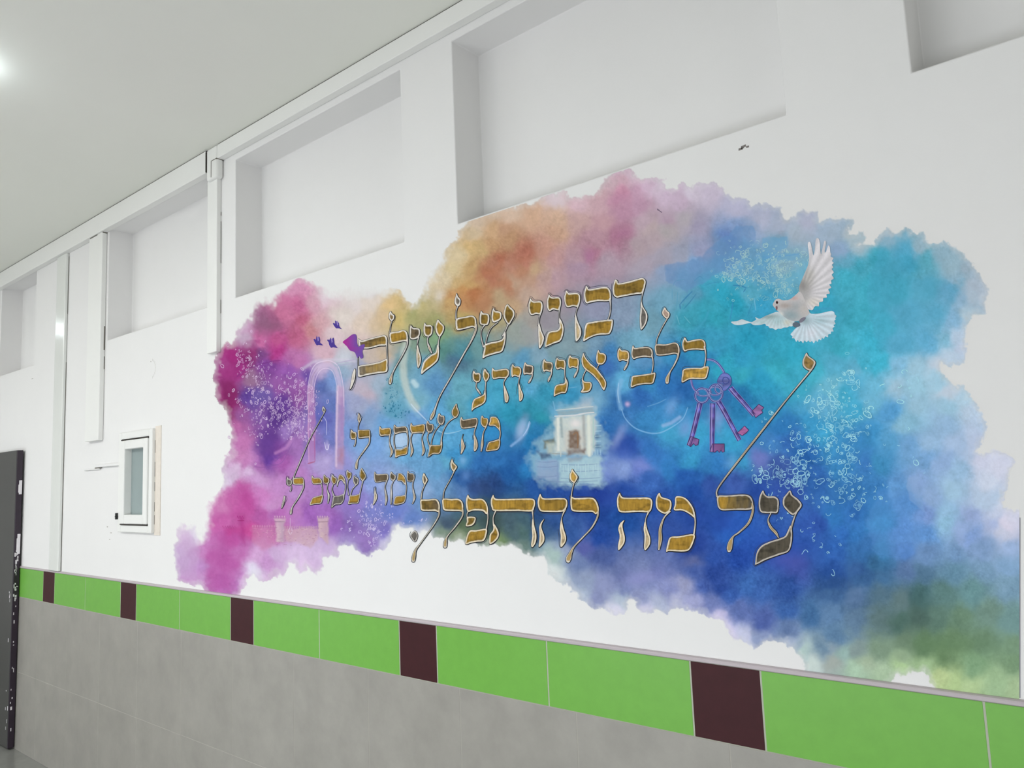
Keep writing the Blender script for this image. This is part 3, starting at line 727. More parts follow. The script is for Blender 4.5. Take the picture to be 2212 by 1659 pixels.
# --- overlapping brush lobes with a visible edge
patch('V', '180 470 530 400 700 260 780 170 880 130 960 40 1140 45 1165 120 1180 190 1090 300 930 480 700 600 420 760 200 640', (98, 142, 184), .55, 1.5, 5)
patch('V', '1230 190 1300 160 1520 160 1525 260 1500 300 1400 330 1650 340 1650 400 1480 430 1250 420', (96, 160, 194), .5, 1.5, 5)
patch('P', '1900 520 1960 500 1985 560 1960 600 2010 600 2070 620 2085 600 2040 700 1990 760 1900 760 1870 640', (78, 162, 190), .35, 4, 10)
patch('P', '1980 1045 1995 1100 2000 1110 1965 1080 1958 1050 1962 1030 1990 1030', (140, 172, 208), .5, 1.2, 3)
patch('P', '1900 1060 1960 1060 2000 1105 1995 1160 1960 1210 1890 1200 1870 1130', (92, 142, 200), .3, 3, 8)
patch('H', '540 1000 620 950 760 1000 930 880 1000 900 960 1100 800 1240 740 1400 720 1650 600 1560 560 1300', (152, 42, 116), .4, 3, 10)
patch('H', '960 700 1080 660 1200 690 1230 740 1100 800 990 820', (140, 92, 120), .55, 8, 8)
patch('H', '600 1320 740 1340 740 1480 690 1640 610 1560', (128, 32, 92), .6, 4, 8)
patch('G', '570 1000 640 960 800 930 920 960 940 1100 900 1250 760 1300 560 1400 470 1560 460 1290', (196, 88, 160), .45, 6, 14)
patch('P', '440 1180 470 1140 520 1150 545 1180 520 1215 500 1275 455 1272', (190, 92, 166), .5, 6, 10)
patch('P', '392 1150 408 1145 418 1160 430 1190 425 1250 400 1252 384 1235 380 1190', (206, 172, 210), .4, 2, 5)
patch('G', '1110 150 1240 60 1380 20 1350 120 1250 260 1200 400 1180 560 1140 680 1080 700 990 640 970 520 1010 400 1060 300', (98, 58, 138), .55, 8, 14)
for u, v, a, b, rr in ((1068, 582, 34, 8, -22), (1125, 562, 26, 7, -20), (1018, 632, 26, 16, -20), (1082, 612, 22, 8, -20), (1035, 600, 20, 8, -15)):
    blob(u, v, a, b, (182, 110, 72), .2, rr)
for u, v, a, b in ((1345, 505, 22, 9), (1278, 548, 18, 9), (1330, 430, 30, 12), (1268, 552, 14, 16)):
    blob(u, v, a, b, (164, 102, 140), .3, -20)
for u, v, a, b, c in ((1040, 1050, 30, 22, (44, 62, 112)), (1005, 1120, 26, 16, (66, 84, 76)), (1065, 1128, 24, 16, (58, 78, 72)), (985, 775, 22, 12, (70, 112, 138)),
                      (1310, 1075, 60, 26, (36, 60, 146)), (1990, 1310, 34, 24, (76, 106, 98)), (1930, 1345, 24, 14, (80, 108, 96)), (2050, 1395, 70, 20, (100, 132, 92)),
                      (1690, 1180, 80, 40, (46, 82, 172)), (1560, 1130, 50, 30, (46, 84, 176)), (1340, 965, 30, 24, (50, 80, 166)), (1313, 790, 14, 22, (68, 110, 180))):
    blob(u, v, a, b, c, .5)
# pale light streaks in the water
for u, v, a, b, rr, c in ((1335, 945, 10, 34, 30, (150, 168, 212)), (1125, 925, 10, 26, 20, (150, 182, 214)), (1300, 1015, 40, 14, 5, (134, 158, 208)), (1385, 1005, 26, 8, 20, (128, 146, 206)),
                          (1450, 880, 12, 22, 20, (128, 168, 214)), (1385, 1250, 50, 20, -10, (150, 152, 204)), (1000, 995, 8, 10, 0, (140, 190, 226)), (1006, 1028, 10, 12, 0, (104, 150, 206)),
                          (862, 952, 16, 26, 0, (178, 206, 230)), (1350, 985, 18, 14, 0, (90, 120, 196)), (1580, 1000, 16, 16, 0, (110, 170, 214)), (1548, 900, 18, 26, 0, (150, 160, 210)),
                          (1480, 925, 16, 20, 0, (130, 160, 214)), (1640, 990, 16, 20, 0, (118, 128, 192)), (1700, 1210, 40, 20, 0, (86, 92, 172))):
    blob(u, v, a, b, c, .55, rr)

# --- soap bubbles
stroke('A', '700 900 670 1000 655 1150 665 1280 700 1420 740 1530 800 1620', 15, (206, 214, 198), .62, 7)
stroke('A', '770 1330 800 1370', 11, (200, 226, 226), .7, 5)
stroke('B', '740 60 800 130 860 190 905 235', 3, (206, 226, 240), .7, 2)
stroke('B', '905 240 1000 330 1100 380 1200 375 1290 350', 2.2, (196, 226, 236), .55, 1.5)
stroke('B', '680 20 740 110 830 200', 8, (150, 196, 214), .4, 5)
stroke('B', '2030 270 1990 380 1920 450 1830 520', 5, (140, 182, 222), .7, 2.5)
stroke('B', '2030 250 2010 330 1960 410', 2, (190, 214, 236), .7, 1.5)
blob(1127, 930, 9, 22, (160, 186, 216), .75, 18)
stroke('C', '1215 1320 1185 1430 1190 1520 1215 1620', 9, (134, 186, 220), .62, 5)
stroke('C', '1190 1340 1180 1450 1195 1560', 2, (196, 222, 240), .6, 1.5)
stroke('D', '1220 120 1260 220 1360 320 1500 375 1620 380 1740 330 1880 230 1940 100', 3, (150, 196, 230), .65, 2)
stroke('D', '1670 300 1760 270 1850 210', 7, (160, 190, 226), .6, 4)
stroke('D', '475 30 490 90 500 140', 2.5, (140, 190, 216), .6, 1.5)
blob(1355, 873, 5, 5, (216, 186, 220), .8)
stroke('C', '1500 1600 1620 1560 1700 1520', 2, (160, 200, 220), .4, 1.5)
stroke('C', '540 1640 700 1610 870 1590', 6, (160, 186, 186), .55, 4)
stroke('C', '640 1400 740 1385', 2, (130, 180, 210), .6, 1.5)
stroke('C', '560 1440 640 1430', 2, (130, 180, 210), .5, 1.5)
# the large pale circle in the purple cloud
stroke('H', '760 1280 860 1200 1000 1150 1140 1110 1240 1100', 2.2, (110, 40, 120), .55, 2)
stroke('G', '1190 560 1290 490 1370 400 1420 330', 5, (120, 66, 140), .55, 3)
stroke('G', '1180 600 1300 540 1360 440', 6, (200, 140, 196), .55, 4)
stroke('G', '950 740 1040 755 1130 735 1250 700 1330 560 1370 480', 2, (136, 84, 156), .55, 1.5)
stroke('G', '1170 690 1250 620 1320 600', 3, (140, 90, 160), .4, 3)
stroke('G', '1230 420 1215 500 1190 560', 4, (110, 66, 140), .4, 3)

SEC[0] = 'archway'
# --- tall pale archway with two columns
stroke('H', '1560 1560 1562 1400 1590 1260 1640 1180 1700 1150 1770 1145 1830 1190 1865 1290 1885 1420 1890 1560', 10, (214, 194, 216), .62, 4)
stroke('H', '1532 1600 1535 1400 1566 1230 1620 1140 1700 1108 1780 1105 1860 1160 1900 1280 1920 1420 1925 1600', 2.2, (226, 210, 226), .8, 1.2)
stroke('H', '1592 1560 1600 1400 1630 1270 1680 1200 1740 1185 1800 1215 1835 1310 1850 1420 1852 1560', 2.0, (226, 210, 226), .7, 1.2)
stroke('H', '1560 1500 1575 1300 1640 1180', 2, (150, 120, 160), .5, 1.5)
stroke('H', '1480 1190 1600 1110 1760 1090 1950 1090 2040 1110', 6, (214, 208, 220), .5, 4)
stroke('H', '1840 1130 1960 1105 2040 1090', 2, (166, 150, 190), .5, 1.5)
stroke('H', '1850 1160 1960 1140 2040 1135', 2, (166, 160, 196), .5, 1.5)
patch('G', '1535 -130 1595 -130 1605 0 1615 300 1615 690 1540 720 1530 400', (190, 132, 184), .6, 2, 2)
stroke('G', '1545 -130 1540 300 1545 700', 2.2, (222, 176, 206), .65, 1.6)
stroke('G', '1605 420 1610 690', 2.5, (168, 84, 138), .5, 2)
stroke('G', '1530 712 1610 690', 2.5, (170, 76, 100), .6, 2)
patch('G', '1850 -130 1925 -130 1930 0 1925 400 1920 780 1830 770 1835 400', (190, 156, 190), .62, 2, 2)
stroke('G', '1856 -130 1845 300 1840 740', 4, (228, 206, 222), .7, 2.5)
patch('G', '1870 560 1920 540 1920 720 1860 690', (174, 118, 128), .6, 6, 3)
stroke('G', '1900 0 1905 400', 6, (160, 120, 180), .4, 4)
stroke('G', '1700 200 1735 260 1735 400', 1.6, (206, 206, 232), .8, 1.2)
blob(707, 963, 4, 10, (190, 180, 220), .8)
stroke('G', '1715 480 1730 550 1750 555 1765 500', 1.8, (226, 222, 238), .9, 1.2)
blob(705, 996, 6, 6, (196, 182, 222), .6)
stroke('G', '1342 1300 1340 1400 1325 1440 1345 1480 1362 1440 1345 1390', 1.5, (222, 206, 222), .8, 1)

SEC[0] = 'stone_building'
# --- temple-like building on a stone wall
patch('D', '280 480 370 420 450 330 480 200 560 110 760 80 900 60 930 170 990 280 1010 380 1090 440 1080 540 1010 600 1010 940 900 930 760 960 560 960 330 920 260 790 210 640 300 560', (158, 196, 204), .62, 9, 12)
patch('D', '720 110 790 20 880 10 920 110', (186, 196, 200), .7, 8, 6)
patch('D', '488 205 930 175 925 560 880 610 500 600 490 420', (206, 214, 202), .85, 4, 5)
patch('D', '520 145 910 105 915 155 525 190', (150, 166, 168), .6, 2, 3)
stroke('D', '500 132 720 112 830 97 915 92', 2.6, (206, 212, 206), .85, 1.6)
stroke('D', '490 196 700 188 820 165 925 155', 3.2, (226, 224, 218), .9, 1.8)
stroke('D', '560 220 575 420', 5, (128, 150, 154), .6, 3)
stroke('D', '530 220 535 560', 5, (232, 234, 220), .8, 3)
stroke('D', '805 190 820 560', 6, (150, 152, 148), .65, 4)
stroke('D', '862 200 872 620', 7, (226, 232, 214), .8, 4)
stroke('D', '912 200 915 540', 3, (150, 196, 190), .6, 2)
blob(1243, 915, 13, 10, (232, 226, 220), .8)
patch('D', '590 350 800 340 800 560 600 570', (206, 200, 186), .6, 5, 4)
patch('D', '640 355 765 350 760 555 650 555', (112, 86, 66), .82, 3, 4)
stroke('D', '690 400 740 380 745 540', 3, (150, 104, 66), .6, 2)
patch('D', '630 565 830 545 830 600 730 600 620 630', (120, 104, 98), .8, 3, 3)
patch('D', '375 460 490 440 490 490 405 505 400 545 375 545', (104, 108, 92), .8, 2.5, 3)
patch('D', '400 490 500 490 490 600 420 600', (206, 206, 176), .6, 4, 4)
patch('D', '330 600 450 590 460 640 345 665', (76, 96, 122), .8, 3, 4)
patch('D', '290 570 330 570 320 610', (60, 80, 130), .6, 2, 2)
stroke('D', '460 600 620 610', 2, (150, 150, 140), .6, 1.5)
stroke('D', '560 560 560 640', 2, (200, 206, 196), .8, 1.5)
for y in (300, 360, 415, 470, 525):
    stroke('D', [[930, y], [1000, y - 4]], 2.6, (176, 214, 220), .6, 1.6)
blob(1290, 943, 6, 4, (66, 92, 122), .85); blob(1291, 964, 7, 4, (62, 92, 124), .85)
for x in (900, 930, 960, 990):
    stroke('D', [[x, 555], [x + 4, 620]], 1.6, (172, 206, 220), .6, 1.2)
patch('D', '300 680 520 655 530 900 310 880', (150, 166, 194), .6, 4, 6)
patch('D', '530 680 1005 620 1000 940 545 935', (176, 208, 210), .72, 4, 6)
patch('D', '630 650 800 620 800 660 640 690', (150, 156, 160), .6, 3, 4)
for y, x0, x1 in ((690, 310, 520), (745, 300, 530), (790, 560, 980), (850, 300, 520), (870, 560, 990), (905, 340, 960), (940, 520, 960), (720, 560, 980)):
    stroke('D', [[x0, y], [(x0 + x1) / 2, y + 6], [x1, y - 6]], 2, (112, 134, 170), .45, 1.5)
stroke('D', '530 700 530 930', 4, (120, 142, 180), .5, 3)
for i in range(16):
    stroke('D', [[560 + i * 27, 700 + (i * 37) % 50], [560 + i * 27, 760 + (i * 53) % 90]], 1.6, (206, 226, 222), .4, 1.2)

SEC[0] = 'city_wall'
# --- old city wall with crenellated towers
patch('G', '1280 1405 1640 1405 1640 1520 1600 1600 1540 1620 1400 1560 1280 1560', (206, 170, 178), .75, 3, 4)
patch('G', '930 1395 1170 1400 1175 1600 1040 1650 930 1560', (206, 136, 174), .6, 4, 6)
patch('G', '600 1395 790 1400 790 1480 650 1480', (190, 66, 140), .5, 4, 4)
patch('G', '770 1290 845 1290 840 1340 860 1520 850 1600 800 1500 790 1340', (172, 46, 128), .6, 4, 4)
patch('G', '1172 1300 1282 1300 1278 1345 1270 1560 1185 1560 1188 1345', (212, 182, 192), .85, 2, 3)
patch('G', '1240 1345 1278 1340 1272 1560 1240 1560', (172, 152, 172), .6, 5, 2)
patch('G', '1635 1300 1760 1300 1755 1345 1750 1580 1650 1500 1645 1345', (212, 184, 184), .85, 2, 3)
patch('G', '1700 1350 1750 1345 1748 1580 1700 1530', (186, 150, 168), .5, 5, 2)
stroke('G', '1172 1342 1282 1342', 2, (150, 122, 142), .7, 1.2)
stroke('G', '1635 1345 1758 1342', 2, (150, 120, 132), .7, 1.2)
stroke('G', '768 1330 842 1330', 2, (150, 30, 100), .7, 1.2)
for x0, x1, y, c in ((1175, 1280, 1285, (214, 186, 196)), (1640, 1760, 1285, (214, 186, 190)), (1285, 1635, 1395, (196, 160, 172)), (935, 1170, 1388, (206, 150, 180)), (610, 760, 1392, (180, 70, 140)), (770, 845, 1285, (170, 46, 128))):
    x = x0
    while x < x1:
        stroke('G', [[x, y - 8], [x + 1, y + 12]], 2.4, c, .85, 1.2, .5)
        stroke('G', [[x + 12, y + 10], [x + 13, y + 24]], 1.4, tuple(int(t * .8) for t in c), .5, 1.0, .5)
        x += 26
rr = random.Random(3)
for i in range(150):
    x, y = rr.uniform(935, 1740), rr.uniform(1400, 1600)
    if y < 1420 + 180 * math.sin((x - 930) / 820 * 3.1) + 40 and not (1180 < x < 1290 and y < 1420):
        stroke('G', [[x, y], [x + rr.uniform(10, 26), y]], 1.5, (160, 116, 140) if rr.random() < .5 else (222, 196, 196), .4, 1.0, .5)
SEC[0] = 'pencil_sketch'
# thin sketch lines of a second bunch of keys in the pale blue
for pts, w, c in (('340 900 410 820 480 750', 2.6, (40, 110, 160)), ('385 945 460 860 520 780', 2, (50, 120, 160)), ('345 890 350 945', 2.4, (40, 100, 150)),
                  ('500 640 560 590 600 620', 1.8, (70, 140, 176)), ('270 700 300 640 400 620', 1.6, (90, 150, 180)), ('260 720 262 840', 1.6, (80, 146, 176)),
                  ('320 760 310 960', 1.6, (80, 150, 180)), ('920 685 1000 690 1070 715', 2.8, (36, 104, 160)), ('1060 720 1035 760', 2, (40, 100, 150)),
                  ('920 860 910 950 890 1060', 2.2, (60, 130, 180)), ('1150 820 1170 960', 2.2, (140, 200, 220)), ('1130 880 1080 1020', 2, (50, 130, 170)),
                  ('600 690 700 660 780 650', 1.4, (60, 140, 180)), ('500 1180 560 1130 620 1060 660 960', 4, (70, 160, 186)), ('1790 970 1900 935 1990 935 2030 980', 4, (66, 150, 184)),
                  ('310 1010 340 1110', 2, (130, 190, 200)), ('390 1020 460 1100', 2, (120, 186, 196)), ('1230 380 1400 375 1640 345', 2.5, (90, 150, 196))):
    stroke('V', pts, w, c, .6, 1.3)

# --- the printed sheet: a fine mesh carrying the paint colours
Amask = ALPHA[..., None]
uvf = np.column_stack([GU.ravel(), GV.ravel()])
ALB = paint_albedo(COL.reshape(-1, 3), uvf)
ALB = (ALB * Amask.reshape(-1, 1) + WALL_LIN * (1 - Amask.reshape(-1, 1))).astype(np.float32)
pos = px_arr(uvf, -0.0003)
keep_v = (bilin(SD, GU, GV) < 3) | (ALPHA > 0.004)
Zg = pos[:, 2].reshape(NV, NU)
keep_v &= (Zg < 2.6708 + 0.006) & (Zg > 1.2425 - 0.006) & (GU <= 2203.1)
pos[:, 2] = np.clip(pos[:, 2], 1.2415, 2.6708)
q = keep_v[:-1, :-1] & keep_v[1:, :-1] & keep_v[:-1, 1:] & keep_v[1:, 1:]
idx = np.arange(NU * NV).reshape(NV, NU)
faces = np.stack([idx[:-1, :-1][q], idx[1:, :-1][q], idx[1:, 1:][q], idx[:-1, 1:][q]], 1)
used = np.unique(faces)
remap = np.full(NU * NV, -1)
remap[used] = np.arange(len(used))
faces = remap[faces]


def attr_mat(name, amp, scale, stretch, rough=0.6, spec=0.3):
    m = bpy.data.materials.new(name)
    m.use_nodes = True
    nt = m.node_tree
    b = nt.nodes['Principled BSDF']
    b.inputs['Roughness'].default_value = rough
    b.inputs['Specular IOR Level'].default_value = spec
    at = nt.nodes.new('ShaderNodeAttribute')
    at.attribute_name = 'paint'
    tc = nt.nodes.new('ShaderNodeTexCoord')
    mp = nt.nodes.new('ShaderNodeMapping')
    mp.inputs['Scale'].default_value = stretch
    nt.links.new(tc.outputs['Object'], mp.inputs['Vector'])
    n = nt.nodes.new('ShaderNodeTexNoise')
    n.inputs['Scale'].default_value = scale
    n.inputs['Detail'].default_value = 5
    n.inputs['Roughness'].default_value = 0.7
    nt.links.new(mp.outputs['Vector'], n.inputs['Vector'])
    r = nt.nodes.new('ShaderNodeMapRange')
    r.inputs['From Min'].default_value = 0.25
    r.inputs['From Max'].default_value = 0.75
    r.inputs['To Min'].default_value = 1 - amp
    r.inputs['To Max'].default_value = 1 + amp
    nt.links.new(n.outputs['Fac'], r.inputs['Value'])
    v = nt.nodes.new('ShaderNodeVectorMath')
    v.operation = 'SCALE'
    nt.links.new(at.outputs['Color'], v.inputs[0])
    nt.links.new(r.outputs['Result'], v.inputs['Scale'])
    nt.links.new(v.outputs['Vector'], b.inputs['Base Color'])
    return m


M_print = attr_mat('printed watercolour', 0.035, 38, (1, 1, 0.7), 0.8, 0.1)
M_ink = attr_mat('printed ink', 0.05, 60, (1, 1, 1), 0.7, 0.1)
M_gold = attr_mat('printed gold fill', 0.24, 15, (2.4, 1, 0.6), 0.65, 0.1)

mural = empty('wall_mural', (float(px(1300, 1000)[0]), 0.0, float(px(1300, 1000)[2])))
tag(mural, 'large rainbow watercolour wall mural with golden Hebrew lettering above the green tiles', 'mural')

me = bpy.data.meshes.new('watercolour_wash')
me.vertices.add(len(used))
me.vertices.foreach_set('co', pos[used].astype(np.float32).ravel())
me.loops.add(len(faces) * 4)
me.loops.foreach_set('vertex_index', faces.astype(np.int32).ravel())
me.polygons.add(len(faces))
me.polygons.foreach_set('loop_start', np.arange(0, len(faces) * 4, 4, dtype=np.int32))
me.update(calc_edges=True)
ca = me.color_attributes.new('paint', 'FLOAT_COLOR', 'POINT')
ca.data.foreach_set('color', np.column_stack([ALB[used], np.ones(len(used), np.float32)]).astype(np.float32).ravel())
me.materials.append(M_print)
wash = bpy.data.objects.new('watercolour_wash', me)
col.objects.link(wash)
wash.parent = mural
wash.matrix_parent_inverse = mural.matrix_world.inverted()
tag(wash, label='rainbow watercolour cloud from pink through ochre to deep blue and green')

# ==================================================================== lettering and figures printed on the mural


def smooth(pts, closed=True, n=4):
    pts = np.asarray(pts, float)
    m = len(pts)
    out = []
    rng = range(m) if closed else range(m - 1)
    for i in rng:
        g = (lambda k: pts[k % m]) if closed else (lambda k: pts[min(max(k, 0), m - 1)])
        p0, p1, p2, p3 = g(i - 1), g(i), g(i + 1), g(i + 2)
        for j in range(n):
            t = j / n
            out.append(0.5 * (2 * p1 + (p2 - p0) * t + (2 * p0 - 5 * p1 + 4 * p2 - p3) * t * t + (3 * p1 - p0 - 3 * p2 + p3) * t ** 3))
    if not closed:
        out.append(pts[-1])
    return np.array(out)


def normals(p, closed):
    if closed:
        t = np.roll(p, -1, 0) - np.roll(p, 1, 0)
    else:
        t = np.gradient(p, axis=0)
    L = np.linalg.norm(t, axis=1)[:, None] + 1e-9
    t = t / L
    return np.column_stack([-t[:, 1], t[:, 0]])


def area2(p):
    x, y = p[:, 0], p[:, 1]
    return float((x * np.roll(y, -1) - y * np.roll(x, -1)).sum())


class Print:
    """flat printed shapes in thin layers on the wall plane, one mesh"""

    def __init__(self, dy=3e-6):
        self.dy, self.k = dy, 0
        self.uv, self.y, self.c, self.f, self.m = [], [], [], [], []

    def add(self, uv, faces, y, c, mi=0):
        n = len(self.uv)
        uv = np.asarray(uv)
        c = np.asarray(c, float)
        if c.ndim == 1:
            c = np.tile(c, (len(uv), 1))
        self.k += 1                              # every shape lies a hair above the one before
        y = y - self.dy * self.k
        self.uv += [tuple(q) for q in uv]
        self.y += [y] * len(uv)
        self.c += [tuple(q) for q in c]
        self.f += [[n + i for i in f] for f in faces]
        self.m += [mi] * len(faces)

    def fill(self, p, y, c, mi=0):
        tri = geometry.tessellate_polygon([[Vector((q[0], q[1], 0)) for q in p]])
        self.add(p, [list(t) for t in tri], y, c, mi)

    def field(self, p, y, fn, step, mi=0):
        """fill a shape with a fine net of points so that its paint can vary inside (fn: points -> colours)"""
        p = np.asarray(p, float)
        lo, hi = p.min(0), p.max(0)
        gx, gy = np.meshgrid(np.arange(lo[0] + step / 2, hi[0], step), np.arange(lo[1] + step / 2, hi[1], step))
        gx[1::2] += step / 2
        g_ = np.column_stack([gx.ravel(), gy.ravel()])
        if len(g_):
            d = seg_dist(g_[:, 0], g_[:, 1], p, True)
            g_ = g_[d < -0.35 * step]
        allp = np.concatenate([p, g_]) if len(g_) else p
        n = len(p)
        r = geometry.delaunay_2d_cdt([Vector((a, b)) for a, b in allp], [(i, (i + 1) % n) for i in range(n)], [], 1, 1e-4)
        vs = np.array([tuple(v) for v in r[0]])
        if len(vs) == 0 or len(r[2]) == 0:
            return self.fill(p, y, fn(p), mi)
        self.add(vs, [list(f) for f in r[2]], y, fn(vs), mi)

    def ribbon(self, p, w, y, c, closed=False, mi=0, off=0.0):
        p = np.asarray(p, float)
        nn = normals(p, closed)
        w = np.asarray(w, float) * np.ones(len(p))
        a = p + nn * (off + w / 2)[:, None] if np.ndim(off) else p + nn * (off + w / 2)[:, None]
        b = p + nn * (off - w / 2)[:, None]
        k = len(p)
        uv = np.concatenate([a, b])
        fs = [[i, (i + 1) % k, k + (i + 1) % k, k + i] for i in range(k if closed else k - 1)]
        cc = np.asarray(c, float)
        if cc.ndim == 2:
            cc = np.concatenate([cc, cc])
        self.add(uv, fs, y, cc, mi)

    def build(self, name, parent, mats, label=None):
        uv = np.array(self.uv)
        ya = np.array(self.y)
        d = np.column_stack([uv[:, 0] - CX, uv[:, 1] - CY, np.full(len(uv), FOC)]) @ RW.T
        pos = CAM[None, :] + ((ya - CAM[1]) / d[:, 1])[:, None] * d
        # keep the winding facing the room
        me = bpy.data.meshes.new(name)
        me.from_pydata(pos.tolist(), [], self.f)
        for m in mats:
            me.materials.append(m)
        me.polygons.foreach_set('material_index', self.m)
        me.update()
        ca = me.color_attributes.new('paint', 'FLOAT_COLOR', 'POINT')
        alb = paint_albedo(s2l(np.array(self.c)), uv)
        ca.data.foreach_set('color', np.column_stack([alb, np.ones(len(alb))]).astype(np.float32).ravel())
        o = bpy.data.objects.new(name, me)
        col.objects.link(o)
        o.parent = parent
        o.matrix_parent_inverse = parent.matrix_world.inverted()
        if label:
            o['label'] = label
        return o


Y_DARK, Y_CREAM, Y_GOLD, Y_TOP = -0.0013, -0.0016, -0.0019, -0.0022
FILL = {'g': (166, 131, 50), 'o': (138, 111, 46), 'd': (106, 92, 68), 'c': (206, 184, 140), 'k': (110, 106, 98), 'e': (84, 79, 66),
        'y': (196, 156, 70), 'p': (176, 150, 130), 'x': (150, 122, 70), 'n': (150, 138, 118)}
RIM = {'1': (224, 220, 206), '2': (220, 210, 190), '3': (212, 200, 178), '4': (204, 200, 188), '5': (228, 218, 190)}
DARK = (30, 31, 36)
_lr = random.Random(21)


def letter(label, key, spec, line, rim=None, shadow=1.0):
    """spec: rows 'B fill x y ...' for bodies and 'S x y w ...' for pen strokes (crop units)"""
    pr = Print()
    sc = CROPS[key][2]
    rimc = RIM[line]
    if ' e ' in spec or 'B ge' in spec:
        rimc = (196, 190, 176)
    stemc = tuple(0.55 * t + 0.45 * g_ for t, g_ in zip(rimc, (196, 196, 192)))
    rw = {'1': 3.6, '2': 3.0, '3': 2.3, '4': 2.0, '5': 3.6}[line]
    ow = {'1': 1.5, '2': 1.35, '3': 1.2, '4': 1.05, '5': 1.5}[line] * shadow
    for row in spec.strip().split('|'):
        tok = row.split()
        if tok[0] == 'S':
            q = cp(key, np.array([float(t) for t in tok[1:]]).reshape(-1, 3))
            q = smooth(q, False, 5)
            nn = normals(q[:, :2], False)
            # round the pen ends
            pr.ribbon(q[:, :2] + np.array([0.35, 0.45]), np.maximum(q[:, 2] * (0.68 if line == '5' else 0.8), 1.3) + 1.4 * ow, Y_DARK, DARK)
            cc = np.array(stemc) * np.array([0.93 + 0.07 * math.sin(i * 0.9) for i in range(len(q))])[:, None]
            pr.ribbon(q[:, :2], np.maximum(q[:, 2] * (0.68 if line == '5' else 0.8) - 0.4, 1.0), Y_CREAM, cc)
            for e, d in ((0, -1), (-1, 1)):
                r = q[e, 2] / 2
                if r > 1.2:
                    for rr_, yy, c_ in ((r * (.7 if line == '5' else .82) + ow * .8, Y_DARK, DARK), (r * (.68 if line == '5' else .8) - .1, Y_CREAM, stemc)):
                        cir = np.array([[q[e, 0] + rr_ * math.cos(a), q[e, 1] + rr_ * math.sin(a)] for a in np.linspace(0, 2 * math.pi, 14)[:-1]])
                        pr.fill(cir, yy, c_)
            wmax = q[:, 2].max()
            if wmax > 5.5:                       # a swollen part carries a gold-brown core
                core = np.clip(q[:, 2] - 4.2, 0, None) * 0.62
                s = core > 0.4
                i0, i1 = np.argmax(s), len(s) - np.argmax(s[::-1])
                if i1 - i0 > 2:
                    pr.ribbon(q[i0:i1, :2], core[i0:i1], Y_GOLD, (176, 150, 96), mi=1)
        else:
            fk = tok[1]
            q = cp(key, np.array([float(t) for t in tok[2:]]).reshape(-1, 2))
            q = smooth(q, True, 4)
            if area2(q) < 0:
                q = q[::-1]
            nn = normals(q, True)                # with this winding the normal points inwards
            lit = nn @ np.array([-0.55, -0.83])  # >0 on the lower right side
            lit = -lit
            outw = ow * (0.75 + 0.6 * np.clip(-(nn @ np.array([0.55, 0.83])), -0.6, 1))
            pr.ribbon(q - nn * (outw / 2 - 0.4)[:, None], outw + 0.9, Y_DARK, DARK, True)
            # a loose second pen line
            if _lr.random() < 0.75:
                ph = _lr.uniform(0, 6)
                off = np.array([1.3 + 1.5 * math.sin(ph + 5.0 * i / len(q) * 2) for i in range(len(q))]) + ow
                i0 = _lr.randrange(len(q))
                m = int(len(q) * _lr.uniform(0.3, 0.6))
                ii = [(i0 + k) % len(q) for k in range(m)]
                pr.ribbon((q - nn * off[:, None])[ii], 0.75, Y_DARK, (70, 72, 76))
            c0, ext = q.min(0), q.max(0) - q.min(0)
            d_ = min(rw, 0.30 * min(ext))
            f0, f1 = np.array(FILL[fk[0]], float), np.array(FILL[fk[-1]], float)
            sd_ = _lr.uniform(0, 90)
            ph_ = _lr.uniform(0.3, 0.5)

            def body(v, q=q, f0=f0, f1=f1, c0=c0, ext=ext, sd_=sd_, d_=d_):
                d = -seg_dist(v[:, 0], v[:, 1], q, True)
                d = d + 0.9 * fbm(v[:, 0] / 7 + sd_, v[:, 1] / 7, 2, 2)
                t = np.clip((v[:, 0] - c0[0]) / (ext[0] + 1e-6), 0, 1)
                t = np.clip(t + 0.35 * fbm(v[:, 0] / 9 + sd_, v[:, 1] / 30, 3, 2), 0, 1)[:, None]
                g_ = f0 * (1 - t) + f1 * t
                br = 1 + 0.16 * fbm(v[:, 0] / 3.0 + sd_, v[:, 1] / 14, 1, 3) - 0.20 * np.clip(fbm(v[:, 0] / 16 + sd_, v[:, 1] / 7, 5, 3) * 2.4, 0, 1)
                g_ = g_ * br[:, None]
                k_ = np.clip((d - 0.42 * d_) / (0.75 * d_), 0, 1)
                k_ = (k_ * k_ * (3 - 2 * k_))[:, None]
                line_ = np.exp(-((d - 1.15 * d_) / 0.55) ** 2)[:, None] * 0.22
                rim_ = np.array(rimc, float) * (1 + 0.06 * fbm(v[:, 0] / 5, v[:, 1] / 5 + sd_, 4, 2))[:, None]
                return (rim_ * (1 - k_) + g_ * k_) * (1 - line_)
            pr.field(q, Y_CREAM, body, 1.25)
    return pr.build('letter', mural, [M_ink, M_gold], label)


